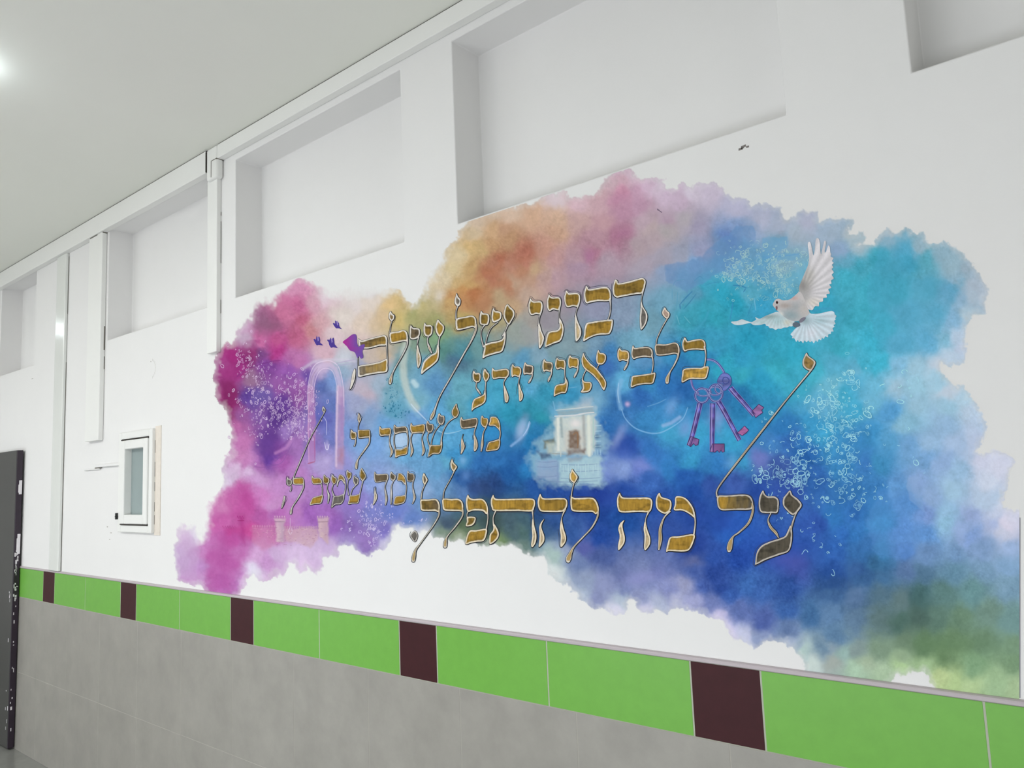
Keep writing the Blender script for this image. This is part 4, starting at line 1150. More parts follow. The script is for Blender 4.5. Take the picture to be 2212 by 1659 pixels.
L1 = [
 ('first line letter resh', 'C', "B o 1150 220 1175 235 1190 262 1300 240 1400 212 1450 205 1480 235 1475 290 1455 350 1435 372 1380 378 1280 395 1200 412 1165 415 1135 390 1125 340 1130 290 1140 245|S 1455 330 24 1438 420 9 1432 480 16 1436 520 22|B k 1432 450 1450 510 1485 570 1500 620 1490 680 1465 730 1432 765 1422 720 1418 640 1425 560"),
 ('first line letter bet', 'C', "B og 838 290 855 310 868 327 950 313 1030 300 1075 312 1098 350 1105 410 1100 445 1060 455 960 455 880 470 840 478 818 440 812 380 825 320|S 1092 430 24 1100 520 14 1090 600 15 1068 665 18|B g 840 695 900 680 1000 665 1100 655 1125 665 1118 740 1100 790 1070 815 960 822 880 850 830 880 803 885 812 820 820 750"),
 ('first line letter vav', 'C', "B og 620 340 640 360 655 370 720 365 760 380 770 430 760 490 740 515 690 510 630 520 605 480 598 410 608 370|S 752 495 20 730 560 10 718 620 14|B c 720 600 745 680 775 750 780 810 760 860 725 890 715 820 712 700"),
 ('first line letter nun', 'C', "B og 432 380 450 405 480 415 530 412 555 430 562 480 550 530 530 555 480 545 435 562 412 520 410 450 420 410|S 545 530 20 540 600 10 545 690 14|B g 548 640 575 690 590 750 580 830 550 890 480 915 400 950 392 935 398 870 420 800 460 780 520 770 545 740 545 690"),
 ('first line last letter vav', 'C', "B og 230 425 250 450 280 460 330 455 355 470 362 520 350 580 330 598 290 595 240 605 215 570 210 500 218 460|S 345 575 20 325 640 10 318 720 14|B c 323 690 350 780 375 840 372 890 350 945 325 965 318 880 314 760"),
 ('first line letter shin', 'A', "B o 1505 560 1525 585 1560 590 1588 605 1592 660 1575 710 1530 715 1495 700 1488 640 1495 590|S 1545 710 16 1508 770 11 1505 850 14 1530 950 20|B g 1638 530 1655 560 1690 565 1722 585 1720 640 1690 670 1640 685 1620 650 1620 590|S 1690 680 12 1610 750 11 1570 840 12 1550 930 14|B o 1792 490 1820 520 1860 560 1865 610 1840 660 1805 710 1770 670 1750 620 1755 560 1770 510|S 1800 700 16 1770 770 15 1740 830 20|B o 1540 930 1600 905 1700 885 1740 860 1760 800 1770 800 1768 880 1750 960 1725 1005 1640 1030 1560 1055 1520 1075 1530 1010 1540 960"),
 ('first line letter lamed with very long tail', 'A', "B n 1238 370 1255 410 1280 440 1275 490 1250 510 1220 480 1218 440 1230 400|S 1252 505 13 1232 570 13 1232 650 17|S 1440 690 26 1448 760 30 1400 880 24 1320 1020 19 1180 1270 18 1060 1480 16 1005 1620 22 985 1675 42 968 1710 44 958 1735 24|B o 1235 650 1330 625 1400 612 1440 635 1452 690 1440 745 1410 735 1330 755 1250 768 1232 740"),
 ('first line letter ayin', 'A', "B o 892 690 910 715 950 715 975 735 972 800 945 835 905 835 882 800 880 740|S 932 835 14 920 890 15 945 970 32 966 1015 18|B g 1035 655 1065 690 1100 725 1095 780 1055 840 1020 800 1008 740 1018 690|S 1055 840 14 1042 890 14 1035 955 22|B g 1030 930 1045 960 1045 1040 1030 1100 980 1150 900 1210 855 1245 862 1170 890 1100 960 1040 1010 1010"),
 ('first line letter vav with brown head', 'A', "B d 742 720 765 745 800 748 835 760 838 815 815 855 760 870 730 850 728 790 732 745|S 824 850 18 810 920 10 808 965 14|B c 812 930 835 1010 850 1070 845 1130 820 1180 805 1120 802 1010"),
 ('first line letter lamed with teardrop tail', 'A', "B x 520 565 540 595 560 610 555 650 530 670 505 640 503 600|S 535 670 9 520 730 10 513 805 12|S 700 850 26 700 930 20 650 1040 18 570 1180 16 537 1250 24 520 1315 46 516 1345 34|B g 515 800 600 785 660 770 695 790 708 840 700 890 660 890 590 905 530 910 515 870"),
 ('first line final mem with square frame', 'A', "B dg 170 865 210 885 300 860 400 835 455 825 480 850 485 900 470 935 400 940 300 965 240 970 190 960|S 478 890 16 482 1000 14 484 1100 14|B ng 175 1160 280 1140 400 1115 480 1085 487 1150 480 1220 400 1235 280 1255 180 1275 172 1220|S 166 1000 5 168 1150 5 170 1280 6"),
]
L2 = [
 ('second line first letter bet above the keys', 'C', "B o 1905 850 1925 875 1940 890 2030 870 2090 870 2125 900 2130 960 2110 985 2040 980 1950 985 1905 1000 1882 960 1882 900|S 2120 950 24 2135 1040 14 2125 1130 14 2112 1190 16|B y 1895 1195 1990 1180 2080 1180 2120 1165 2165 1170 2155 1240 2130 1295 2050 1300 1960 1300 1890 1335 1872 1325 1878 1250"),
 ('second line letter lamed', 'C', "B p 1690 525 1710 555 1740 585 1735 625 1710 645 1670 610 1662 570|S 1715 645 13 1660 740 13 1605 860 12 1594 935 14|S 1835 990 28 1830 1060 24 1790 1150 18 1742 1230 20 1718 1295 52 1714 1335 44|B d 1590 930 1700 925 1790 905 1830 920 1848 970 1840 1030 1790 1025 1700 1040 1620 1045 1590 1020"),
 ('second line second bet', 'C', "B d 1345 935 1365 965 1440 955 1510 955 1550 985 1558 1040 1540 1065 1470 1060 1390 1070 1350 1085 1328 1040 1332 975|S 1548 1040 22 1562 1120 14 1555 1200 14 1543 1250 16|B o 1340 1270 1440 1255 1540 1240 1585 1235 1575 1310 1550 1350 1460 1355 1380 1370 1330 1390 1320 1370 1328 1310"),
 ('second line yod after bet', 'C', "B y 1200 965 1220 990 1260 990 1295 1010 1302 1070 1280 1105 1230 1095 1195 1105 1175 1060 1178 1000|S 1290 1090 18 1285 1130 20 1262 1175 28 1250 1198 20"),
 ('second line letter alef', 'C', "S 978 1135 11 962 1165 10 948 1195 11|S 832 1205 12 803 1265 12 795 1320 14|B g 808 1020 830 1070 880 1130 950 1190 1020 1280 1048 1330 1050 1370 1030 1420 1005 1395 970 1330 900 1250 830 1200 795 1150 785 1090 795 1045|B g 968 985 985 1015 1020 1020 1048 1045 1045 1100 1010 1140 960 1135 945 1090 950 1030|B g 792 1300 820 1330 880 1335 895 1370 880 1420 850 1440 780 1445 800 1400 795 1350"),
 ('second line yod after alef', 'C', "B g 660 1045 680 1065 720 1070 750 1085 755 1140 735 1180 690 1170 655 1180 640 1140 642 1080|S 746 1170 16 740 1210 20 715 1260 27 708 1280 17"),
 ('second line letter nun', 'C', "B o 520 1070 540 1090 580 1090 605 1105 612 1150 600 1195 560 1185 520 1195 500 1160 502 1110|S 602 1190 13 604 1260 12 612 1310 17|B g 610 1290 635 1340 630 1400 610 1450 560 1455 500 1480 485 1485 490 1410 510 1370 560 1355 600 1345"),
 ('second line yod before the gap', 'C', "B od 380 1085 400 1110 440 1115 468 1130 470 1180 450 1220 400 1210 375 1220 360 1175 365 1120|S 460 1210 16 455 1250 18 430 1305 28 425 1325 16"),
 ('second line brown yod', 'C', "B d 172 1120 195 1145 230 1150 258 1165 258 1220 235 1250 190 1245 160 1250 152 1205 160 1150|S 250 1240 16 245 1280 18 220 1325 26 212 1340 16"),
 ('second line letter vav', 'C', "B g 38 1140 60 1165 95 1165 125 1185 128 1235 105 1275 60 1265 30 1275 22 1230 25 1170|S 112 1270 14 102 1340 10 105 1400 14|B c 106 1350 130 1420 148 1470 140 1520 112 1540 105 1480 101 1400"),
 ('second line letter dalet', 'A', "B o 1630 1180 1655 1205 1720 1195 1780 1190 1805 1215 1800 1265 1770 1290 1700 1290 1640 1300 1620 1265 1620 1215|S 1775 1288 17 1750 1340 11 1755 1400 14|B c 1753 1370 1785 1440 1802 1500 1790 1550 1765 1545 1756 1470"),
 ('second line letter ayin', 'A', "B o 1425 1210 1445 1235 1480 1235 1498 1260 1490 1320 1455 1335 1420 1310 1412 1250|S 1453 1335 10 1450 1390 14 1475 1430 25 1497 1465 14|B o 1545 1190 1570 1225 1592 1250 1585 1295 1555 1330 1530 1290 1525 1230|S 1555 1330 12 1550 1400 13 1546 1450 18|B g 1548 1425 1555 1480 1550 1540 1510 1580 1430 1620 1402 1645 1408 1570 1430 1520 1490 1490 1530 1470"),
]
L3 = [
 ('third line letter mem', 'B', "S 1562 305 12 1530 370 12 1520 430 20 1515 500 34 1505 575 14|B g 1515 190 1535 215 1570 220 1580 260 1560 310 1535 315 1505 280 1500 225|B y 1610 205 1660 205 1695 240 1712 310 1708 360 1690 335 1650 300 1590 295 1600 250|S 1705 320 15 1712 390 14 1700 455 16|B g 1590 480 1640 465 1705 450 1705 520 1680 560 1620 570 1560 575 1570 520"),
 ('third line letter he', 'B', "B d 1290 205 1310 235 1380 225 1450 215 1465 250 1450 305 1390 320 1310 330 1285 310 1275 250|S 1450 300 17 1430 370 11 1430 430 16|B c 1430 400 1460 470 1465 530 1440 575 1425 560 1428 480|B c 1310 390 1300 430 1310 470 1325 520 1310 570 1285 605 1290 540 1288 460"),
 ('third line letter shin with tall flame arm', 'B', "B d 925 250 945 280 980 285 985 330 960 370 925 365 908 320 912 270|S 937 368 12 920 420 10 930 480 13 948 525 16|B k 1050 165 1070 190 1100 195 1105 240 1085 285 1050 280 1030 240 1035 190|S 1060 285 9 1010 350 10 975 430 10 958 520 12|B o 1235 60 1245 100 1262 150 1250 190 1225 215 1195 190 1185 150 1200 110|S 1225 205 15 1150 260 13 1100 340 12 1075 430 15 1068 520 22|B o 950 515 1010 510 1065 505 1080 470 1078 540 1050 600 980 605 930 635 940 570"),
 ('third line letter chet', 'B', "S 757 378 14 740 440 11 745 510 22 755 570 34 738 635 11|S 880 370 15 862 430 10 870 500 22 880 570 34 862 625 11|B g 745 270 765 300 830 290 885 285 895 320 885 370 830 375 760 380 738 350 735 300"),
 ('third line letter samekh', 'B', "S 562 388 12 556 460 10 565 530 13 577 570 14|S 700 370 14 712 450 12 702 535 14|B d 565 290 590 315 650 310 685 310 705 345 705 380 680 370 620 375 570 390 555 350 555 310|B g 575 560 640 555 700 525 705 570 690 610 620 625 575 645 570 600"),
 ('third line letter resh', 'B', "S 513 400 15 508 460 10 518 520 22 535 580 34 515 640 12|B g 405 305 425 330 470 325 515 325 525 360 515 400 460 405 415 410 398 375 398 330"),
 ('third line letter lamed', 'B', "S 182 262 8 170 310 8 170 358 10|S 290 395 18 290 480 18 240 560 20 170 660 15 150 720 36 149 760 28|B n 175 165 190 200 200 230 180 265 165 235 165 200|B o 172 350 240 345 290 345 298 380 295 420 240 430 180 435 168 400"),
 ('third line letter yod', 'B', "S 140 440 12 140 480 14 128 520 14|B o 95 340 115 365 145 375 150 420 130 445 95 440 85 400 88 360"),
]
L4 = [
 ('fourth line letter vav', 'B', "S 768 890 15 760 950 11 770 1020 22 780 1080 30 760 1145 13|B d 710 790 730 815 765 820 780 850 775 890 745 905 705 900 698 860 702 810"),
 ('fourth line letter mem', 'B', "S 555 893 10 530 960 13 530 1050 26 525 1150 13|B d 530 800 550 825 575 840 570 885 540 895 515 860 518 820|B y 605 820 640 820 675 860 690 920 680 940 640 900 600 895 595 860|S 685 915 12 692 980 11 680 1060 15|B g 575 1070 640 1060 685 1055 680 1110 650 1145 560 1155 560 1110"),
 ('fourth line letter he', 'B', "S 478 900 14 460 960 11 465 1020 22 475 1090 30 465 1160 13|B d 350 800 370 825 430 825 485 825 495 860 480 900 430 905 365 915 345 885 342 830|B c 352 970 360 1020 375 1060 365 1110 330 1160 340 1090 345 1020"),
 ('fourth line letter shin', 'B', "S 60 885 10 52 960 9 65 1050 13|B o 48 780 70 800 95 815 90 860 65 885 45 850 42 810|S 145 945 11 105 990 11 85 1055 12|B k 125 840 145 860 172 880 165 930 140 945 118 910 115 870|S 220 895 13 205 960 13 182 1055 14|B o 205 760 230 795 252 840 240 880 215 900 190 860 185 810|B g 75 1060 130 1055 185 1045 180 1100 165 1140 110 1145 60 1150 70 1100"),
 ('fourth line letter tet', 'G', "S 1810 935 10 1795 990 11 1818 1070 17|B o 1800 830 1820 855 1845 870 1840 915 1815 935 1790 900 1788 855|S 1932 890 15 1942 970 13 1922 1060 17|B x 1880 830 1920 850 1940 900 1930 930 1900 890 1870 900 1850 960 1848 920 1865 860|B k 1815 1070 1870 1060 1925 1045 1920 1110 1890 1150 1830 1155 1790 1190 1800 1130"),
 ('fourth line second vav', 'G', "S 1748 925 12 1742 990 11 1760 1060 27 1750 1145 12|B o 1710 830 1730 855 1760 870 1765 910 1740 930 1705 920 1698 880"),
 ('fourth line letter bet', 'G', "S 1673 915 14 1690 990 10 1683 1070 12|B g 1580 840 1600 865 1650 865 1680 885 1685 920 1660 930 1600 935 1578 910 1572 870|B g 1590 1080 1640 1065 1695 1055 1690 1110 1670 1145 1610 1150 1555 1160 1570 1110"),
 ('fourth line letter lamed with long slanting stem', 'G', "S 1710 158 8 1660 250 9 1560 430 11 1460 660 14 1385 840 13 1376 885 12|B k 1700 90 1715 110 1725 130 1710 160 1690 135 1690 110|S 1482 905 17 1485 970 17 1430 1080 18 1365 1180 15 1350 1230 32 1348 1255 22|B g 1380 870 1430 865 1475 865 1490 895 1485 935 1430 940 1380 935 1370 900"),
 ('fourth line letter yod', 'G', "S 1350 950 12 1352 985 13 1343 1010 13|B k 1310 860 1330 880 1355 890 1358 930 1335 950 1310 940 1302 900"),
]
L5 = [
 ('bottom line dark grey ayin', 'E', "S 1030 750 16 1000 820 20 1030 900 42 1085 960 42 1112 1010 18|B e 945 500 965 540 1000 565 1070 565 1112 600 1115 670 1100 740 1040 745 970 745 920 730 900 660 908 570|S 1335 690 24 1295 770 22 1268 850 26 1246 930 30|B e 1240 500 1265 550 1320 590 1365 650 1345 700 1275 765 1210 720 1165 660 1165 590 1200 540|B e 1245 880 1262 960 1255 1070 1220 1160 1120 1200 980 1250 870 1305 862 1280 880 1170 930 1100 1010 1060 1100 1030 1180 1000 1215 940"),
 ('bottom line lamed with the longest stem and gold flame', 'E', "S 1472 -812 24 1200 -485 22 900 -105 30 680 175 30 462 465 24 446 565 26|S 822 640 40 835 720 36 790 850 36 690 950 26 622 1000 28 592 1070 76 580 1130 84 578 1150 60|B ge 455 560 560 555 720 545 800 560 835 620 830 690 780 710 640 710 510 715 465 690 450 640|B x 1420 -995 1440 -960 1510 -905 1505 -855 1460 -800 1390 -840 1375 -895 1395 -955"),
 ('bottom line letter mem', 'D', "S 1745 1230 24 1680 1300 24 1640 1420 42 1640 1530 56 1625 1640 28|B g 1632 1030 1650 1070 1690 1085 1745 1105 1762 1150 1750 1210 1700 1255 1640 1235 1600 1190 1592 1120 1605 1060|B g 1810 1070 1890 1075 1950 1120 2000 1200 2020 1290 2010 1300 1960 1260 1880 1220 1790 1215 1800 1150|S 2005 1240 26 2020 1350 22 2003 1490 26|B g 1750 1510 1850 1500 2005 1480 2000 1560 1960 1640 1900 1665 1740 1660 1705 1665 1720 1580"),
 ('bottom line letter he of the second word', 'D', "S 1518 1225 30 1482 1310 14 1478 1400 34|B g 1200 1030 1215 1060 1250 1080 1400 1080 1510 1080 1550 1110 1550 1170 1520 1235 1400 1235 1220 1240 1180 1200 1170 1120 1180 1060|B c 1475 1340 1500 1430 1530 1520 1525 1590 1480 1650 1465 1620 1470 1500 1460 1420|B c 1250 1325 1230 1370 1235 1430 1255 1510 1245 1580 1190 1650 1182 1600 1200 1500 1185 1420 1205 1360"),
 ('bottom line first lamed of the long word', 'D', "S 707 910 16 685 990 14 671 1075 18|S 955 1200 32 960 1280 28 900 1400 24 800 1510 22 705 1610 26 667 1680 50 646 1735 84 640 1765 66|B y 685 770 705 800 742 850 730 890 705 920 665 890 655 840 670 800|B g 670 1075 720 1085 850 1080 920 1090 960 1150 972 1220 940 1260 900 1235 780 1235 690 1225 668 1180"),
 ('bottom line letter he of the long word', 'D', "S 605 1210 30 572 1290 14 564 1370 28|B go 335 1040 355 1075 400 1090 560 1085 620 1100 630 1160 605 1215 560 1235 400 1235 340 1225 315 1180 310 1110|B c 565 1320 590 1420 615 1500 610 1560 570 1615 555 1600 560 1500 550 1420|B c 378 1315 355 1360 350 1410 380 1500 375 1560 330 1615 320 1600 330 1500 325 1410 345 1350"),
 ('bottom line wide letter tav', 'B', "S 2060 1215 28 2068 1300 15 2070 1380 26|S 1660 1230 20 1635 1300 18 1640 1385 24|B g 1635 1050 1650 1080 1690 1095 1900 1092 2060 1092 2090 1130 2080 1190 2050 1230 1900 1225 1660 1225 1620 1190 1610 1110|B c 2065 1310 2085 1400 2105 1490 2095 1570 2060 1620 2048 1590 2060 1500 2055 1400|B g 1640 1365 1670 1400 1695 1460 1690 1510 1650 1560 1600 1585 1592 1540 1600 1480 1635 1430"),
 ('bottom line letter pe', 'B', "S 1565 1190 28 1578 1300 18 1558 1430 22|S 1362 1230 16 1350 1265 14 1354 1300 14|B g 1360 1050 1380 1080 1420 1095 1500 1092 1540 1110 1570 1160 1580 1230 1560 1260 1520 1225 1420 1220 1365 1235 1345 1190 1340 1110|B g 1380 1440 1450 1435 1560 1420 1560 1490 1530 1550 1460 1560 1400 1570 1335 1585 1345 1510|B o 1355 1290 1440 1295 1435 1350 1400 1385 1340 1390 1350 1340"),
 ('bottom line second lamed of the long word', 'B', "S 1215 785 16 1170 880 13 1105 1000 13 1091 1095 16|S 1300 1190 28 1300 1280 24 1220 1400 20 1137 1500 20 1116 1565 54 1113 1610 52|B x 1190 660 1205 700 1240 740 1230 770 1205 795 1180 760 1172 710|B g 1090 1095 1180 1095 1260 1095 1300 1130 1310 1180 1300 1230 1260 1225 1170 1225 1100 1215 1085 1160"),
 ('bottom line last lamed beside the diamond', 'B', "S 895 935 14 865 1010 13 851 1100 16|S 1040 1200 28 1045 1270 24 980 1390 17 850 1570 15 792 1650 30 773 1720 58 768 1765 48|B d 882 815 900 845 922 885 910 915 890 940 870 900 868 855|B od 850 1105 930 1100 1010 1095 1045 1130 1055 1190 1040 1235 1000 1225 910 1225 855 1215 845 1160"),
]
for line, L in (('1', L1), ('2', L2), ('3', L3), ('4', L4), ('5', L5)):
    for lab, key, spec in L:
        letter(lab, key, spec, line)


def mark(name, label, key, spec, line):
    o = letter(label, key, spec, line)
    o.name = name
    o.data.name = name


mark('comma', 'comma ending the first line', 'A', "B c 130 1190 140 1210 135 1280 120 1340 90 1405 80 1400 95 1320 105 1250", '1')
mark('comma', 'small grey comma ending the fourth line', 'G', "B k 1275 1060 1285 1080 1280 1120 1255 1190 1245 1185 1262 1110", '4')
mark('full_stop', 'grey diamond full stop at the end of the bottom line', 'B', "B k 785 1440 815 1495 785 1560 738 1495", '4')

# ---- white dove
dv = Print()
def dpoly(t, c, y, shades=(), key='Q', ray=None, step=1.3):
    """shades: (x, y, radius x, radius y, colour) soft shadows; ray: feather lines fanning from a point"""
    q = smooth(cp(key, P(t)), True, 3)
    sc_ = CROPS[key][2]

    def fn(v):
        cc = np.tile(np.array(c, float), (len(v), 1))
        for sx, sy, rx, ry, col_ in shades:
            s0 = cp(key, [[sx, sy]])[0]
            w = np.exp(-((v[:, 0] - s0[0]) / rx) ** 2 - ((v[:, 1] - s0[1]) / ry) ** 2)[:, None]
            cc = cc * (1 - w) + np.array(col_) * w
        if ray:
            r0 = cp(key, [[ray[0], ray[1]]])[0]
            d = v - r0
            a = np.arctan2(d[:, 1], d[:, 0])
            rr_ = np.hypot(d[:, 0], d[:, 1])
            w = np.sin(a * ray[2]) * np.clip((rr_ - ray[3]) / 14, 0, 1) * ray[4]
            cc = cc * (1 + w)[:, None]
        return cc * (1 + 0.03 * fbm(v[:, 0] / 3, v[:, 1] / 3, 4, 2))[:, None]
    dv.field(q, y, fn, step)


dpoly("1380 1290 1420 1310 1520 1310 1620 1290 1740 1265 1785 1290 1792 1320 1818 1345 1800 1385 1812 1400 1785 1425 1805 1470 1775 1490 1790 1520 1758 1540 1775 1590 1735 1595 1730 1630 1690 1640 1685 1685 1640 1670 1620 1710 1590 1695 1575 1735 1540 1715 1519 1760 1490 1735 1460 1780 1430 1745 1400 1765 1370 1735 1345 1765 1310 1735 1290 1780 1255 1740 1225 1762 1205 1730 1180 1757 1150 1705 1110 1700 1120 1670 1088 1640 1120 1600 1150 1563 1194 1519 1240 1450 1300 1380", (192, 210, 214), -0.0010,
      ((1330, 1420, 12, 10, (150, 172, 176)), (1560, 1420, 18, 8, (164, 190, 194)), (1420, 1620, 14, 12, (206, 214, 218))), ray=(1330, 1370, 26, 10, 0.05))
dpoly("880 1280 780 1310 680 1350 600 1390 540 1370 525 1375 545 1400 480 1440 440 1440 380 1420 310 1400 230 1430 140 1440 200 1485 290 1490 380 1470 450 1460 500 1490 600 1490 680 1470 700 1500 730 1505 760 1540 800 1540 850 1567 890 1548 940 1550 980 1530 1040 1528 1070 1510 1110 1512 1150 1470 1140 1420 1040 1390 950 1320", (196, 210, 210), -0.0010,
      ((760, 1360, 22, 6, (140, 160, 158)), (900, 1430, 20, 10, (168, 196, 196)), (620, 1440, 14, 5, (170, 196, 194)), (1040, 1450, 10, 7, (196, 200, 186))), ray=(900, 1250, 30, 14, 0.03))
dpoly("1230 960 1225 880 1270 770 1320 650 1365 540 1385 430 1375 300 1362 195 1385 165 1408 180 1425 250 1450 370 1462 365 1478 270 1490 130 1520 105 1545 130 1558 200 1562 300 1575 365 1590 300 1610 220 1628 150 1652 160 1650 220 1632 310 1650 330 1690 225 1715 250 1722 330 1738 360 1728 400 1772 425 1748 470 1778 500 1748 530 1770 570 1745 600 1778 650 1745 690 1778 745 1735 780 1742 830 1705 845 1738 895 1690 920 1715 985 1660 1000 1668 1050 1610 1060 1605 1112 1545 1130 1540 1190 1480 1190 1440 1250 1400 1250 1330 1215 1280 1150", (206, 204, 202), -0.0013,
      ((1290, 860, 17, 22, (140, 138, 132)), (1380, 700, 12, 18, (176, 174, 166)), (1300, 1060, 14, 14, (166, 166, 162)), (1460, 1130, 16, 10, (206, 202, 190))), ray=(1250, 1000, 30, 22, 0.055))
dpoly("820 1130 850 1085 900 1070 960 1095 1050 1090 1110 1060 1180 1000 1240 960 1300 1050 1350 1200 1390 1290 1340 1350 1270 1380 1230 1420 1150 1430 1050 1400 950 1330 900 1280 870 1250 840 1220 805 1170", (192, 189, 184), -0.0016,
      ((1100, 1330, 24, 14, (142, 160, 162)), (1180, 1200, 16, 12, (158, 164, 164)), (1000, 1180, 14, 6, (166, 156, 148)), (1300, 1250, 12, 14, (184, 180, 172)), (1140, 1060, 8, 4, (190, 160, 152)), (930, 1320, 6, 5, (212, 216, 206))))
body = dv.build('dove', mural, [M_ink, M_gold], 'white dove in flight with raised wing')
dv = Print()
dpoly("862 1110 880 1110 892 1130 880 1152 862 1148 854 1130", (48, 30, 30), -0.0021)
dv.build('eye', body, [M_ink], 'small dark eye')
dv = Print()
dpoly("852 1195 878 1190 882 1225 868 1262 856 1240", (122, 96, 96), -0.0021)
dv.build('beak', body, [M_ink], 'brown beak')
dv = Print()
dpoly("1130 1460 1180 1440 1240 1470 1230 1510 1160 1530 1125 1500", (92, 106, 116), -0.0021)
dpoly("1220 1440 1250 1390 1300 1365 1330 1375 1300 1420 1260 1450", (120, 118, 128), -0.0021)
dv.build('claws', body, [M_ink], 'grey claws')

# ---- purple birds
for lab, t in (('topmost small violet bird', '1805 700 1815 690 1830 700 1828 665 1850 680 1870 690 1872 710 1880 735 1905 762 1870 750 1840 750 1820 725'),
               ('leftmost small violet bird', '1595 870 1610 865 1620 875 1628 830 1640 860 1655 835 1668 880 1665 905 1700 935 1650 930 1630 935 1610 905'),
               ('middle small violet bird', '1742 880 1755 870 1765 880 1780 850 1790 875 1812 850 1820 890 1825 925 1858 965 1810 955 1785 962 1765 930 1758 900')):
    pr = Print()
    q = smooth(cp('H', P(t)), True, 2)
    pr.fill(q, -0.0012, (76, 58, 142))
    c_ = q.mean(0)
    pr.fill(np.array([c_ + (-1, -6), c_ + (1.6, -9), c_ + (3, -1), c_ + (0.5, 1.5)]), -0.0013, (150, 132, 190))
    pr.build('painted_bird', mural, [M_ink], lab)
pr = Print()
q = smooth(cp('H', P('1912 900 1930 880 1960 860 2010 820 2050 815 2065 850 2065 900 2085 950 2110 930 2150 925 2145 960 2125 1000 2135 1060 2110 1080 2090 1050 2075 1075 2060 1050 2040 1010 1990 990 1960 950 1930 920')), True, 3)
t = np.clip((q[:, 0] - q[:, 0].min()) / (q[:, 0].max() - q[:, 0].min()) * 1.6, 0, 1)[:, None]
pr.fill(q, -0.0022, np.array([176, 40, 140]) * (1 - t) + np.array([112, 78, 160]) * t)
pr.build('painted_bird', mural, [M_ink], 'larger purple and magenta bird at the end of the first line')

# ---- bunch of old keys
KC, KD, KL = (92, 82, 146), (58, 44, 104), (150, 160, 200)
kr = Print()
def kline(pts, w, c=KD, y=-0.0011, pr=None, halo=True):
    q = smooth(cp('F', P(pts)), False, 6)
    w = w / 5.0273
    if halo:
        (pr or kr).ribbon(q, w + 1.3, y + 0.0002, (124, 150, 204))
    (pr or kr).ribbon(q, w, y, c)
    (pr or kr).ribbon(q, w * .35, y - 0.0001, KL, off=w * .12)
kline('320 85 370 84 410 95 460 130 505 190 530 240', 22, (72, 82, 150))
kline('165 300 172 345 185 385 215 425 250 450', 16, (88, 52, 140))
for cx_, cy_, rx, ry, w in ((282, 475, 72, 78, 20), (300, 440, 80, 40, 14), (432, 448, 74, 92, 20), (425, 425, 66, 46, 14), (470, 400, 44, 54, 14)):
    pts = ' '.join('%f %f' % (cx_ + rx * math.cos(a), cy_ + ry * math.sin(a)) for a in np.linspace(0, 2 * math.pi, 15))
    kline(pts, w, (66, 60, 128))
q = smooth(cp('F', P('470 270 510 232 560 236 600 285 598 350 560 400 530 425 505 405 515 350 470 335 448 325')), True, 3)
kr.fill(q, -0.0013, np.array([(100, 110, 170)] * len(q)) * np.array([1 + .15 * math.sin(i) for i in range(len(q))])[:, None])
kr.ribbon(q, 1.0, -0.0014, (70, 84, 150), True)
q = smooth(cp('F', P('515 285 545 275 575 300 570 335 535 350 510 325')), True, 3)
kr.ribbon(q, 1.6, -0.0015, (60, 74, 140), True)
kr.build('key_ring', mural, [M_ink], 'violet blue rings joining the keys')
for lab, shaft, bit, bc in (('key pointing to the lower right', '590 390 650 460 740 560 850 690', '830 640 870 600 900 570 955 605 930 635 942 660 865 715', (150, 110, 160)),
                            ('key with the pink bit', '460 540 520 640 600 790 690 960', '668 880 705 845 745 805 790 850 765 880 720 910', (170, 104, 156)),
                            ('key hanging straight down', '400 560 398 700 394 900 392 1085', '395 1000 525 1000 525 1085 505 1090 490 1070 470 1092 450 1070 425 1090 370 1085', (130, 92, 140)),
                            ('key leaning to the lower left', '262 560 225 720 180 900 140 1020', '165 915 200 935 250 950 240 1010 212 1018 192 995 160 1030 122 1010', (120, 90, 140))):
    pr = Print()
    q = smooth(cp('F', P(shaft)), False, 4)
    w = np.linspace(11.5, 8.5, len(q))
    pr.ribbon(q, w + 1.8, -0.0010, (120, 140, 196))
    n_ = len(q)
    cc = np.array([(96, 84, 146)]) * (1 + 0.3 * np.sin(np.arange(n_) * 2.1 + len(lab)))[:, None] + np.array([(10, 24, 40)]) * np.clip(np.sin(np.arange(n_) * .9), 0, 1)[:, None]
    pr.ribbon(q, w, -0.0012, cc)
    pr.ribbon(q, w * .22, -0.0013, (150, 140, 190), off=1.6)
    pr.ribbon(q, w * .16, -0.0013, (58, 46, 104), off=-3.4)
    pr.ribbon(q, w * .12, -0.0013, (64, 52, 110), off=4.0)
    b_ = cp('F', P(bit))
    pr.ribbon(b_, 1.6, -0.0013, (72, 50, 96), True)
    pr.fill(b_, -0.0012, np.array([bc] * len(b_)) * np.array([[1.0], [.85], [1.12]] * 6)[:len(b_)])
    pr.build('key', mural, [M_ink], lab)

# ---- thin drawn lines of the painted motifs


def local_col(u, v):
    i = int(np.clip((u - U0) / STEP, 0, NU - 1)); j = int(np.clip((v - V0) / STEP, 0, NV - 1))
    return COL[j, i]


def l2s(c):
    c = np.clip(np.asarray(c), 0, 1)
    return np.where(c <= 0.0031308, c * 12.92, 1.055 * c ** (1 / 2.4) - 0.055) * 255


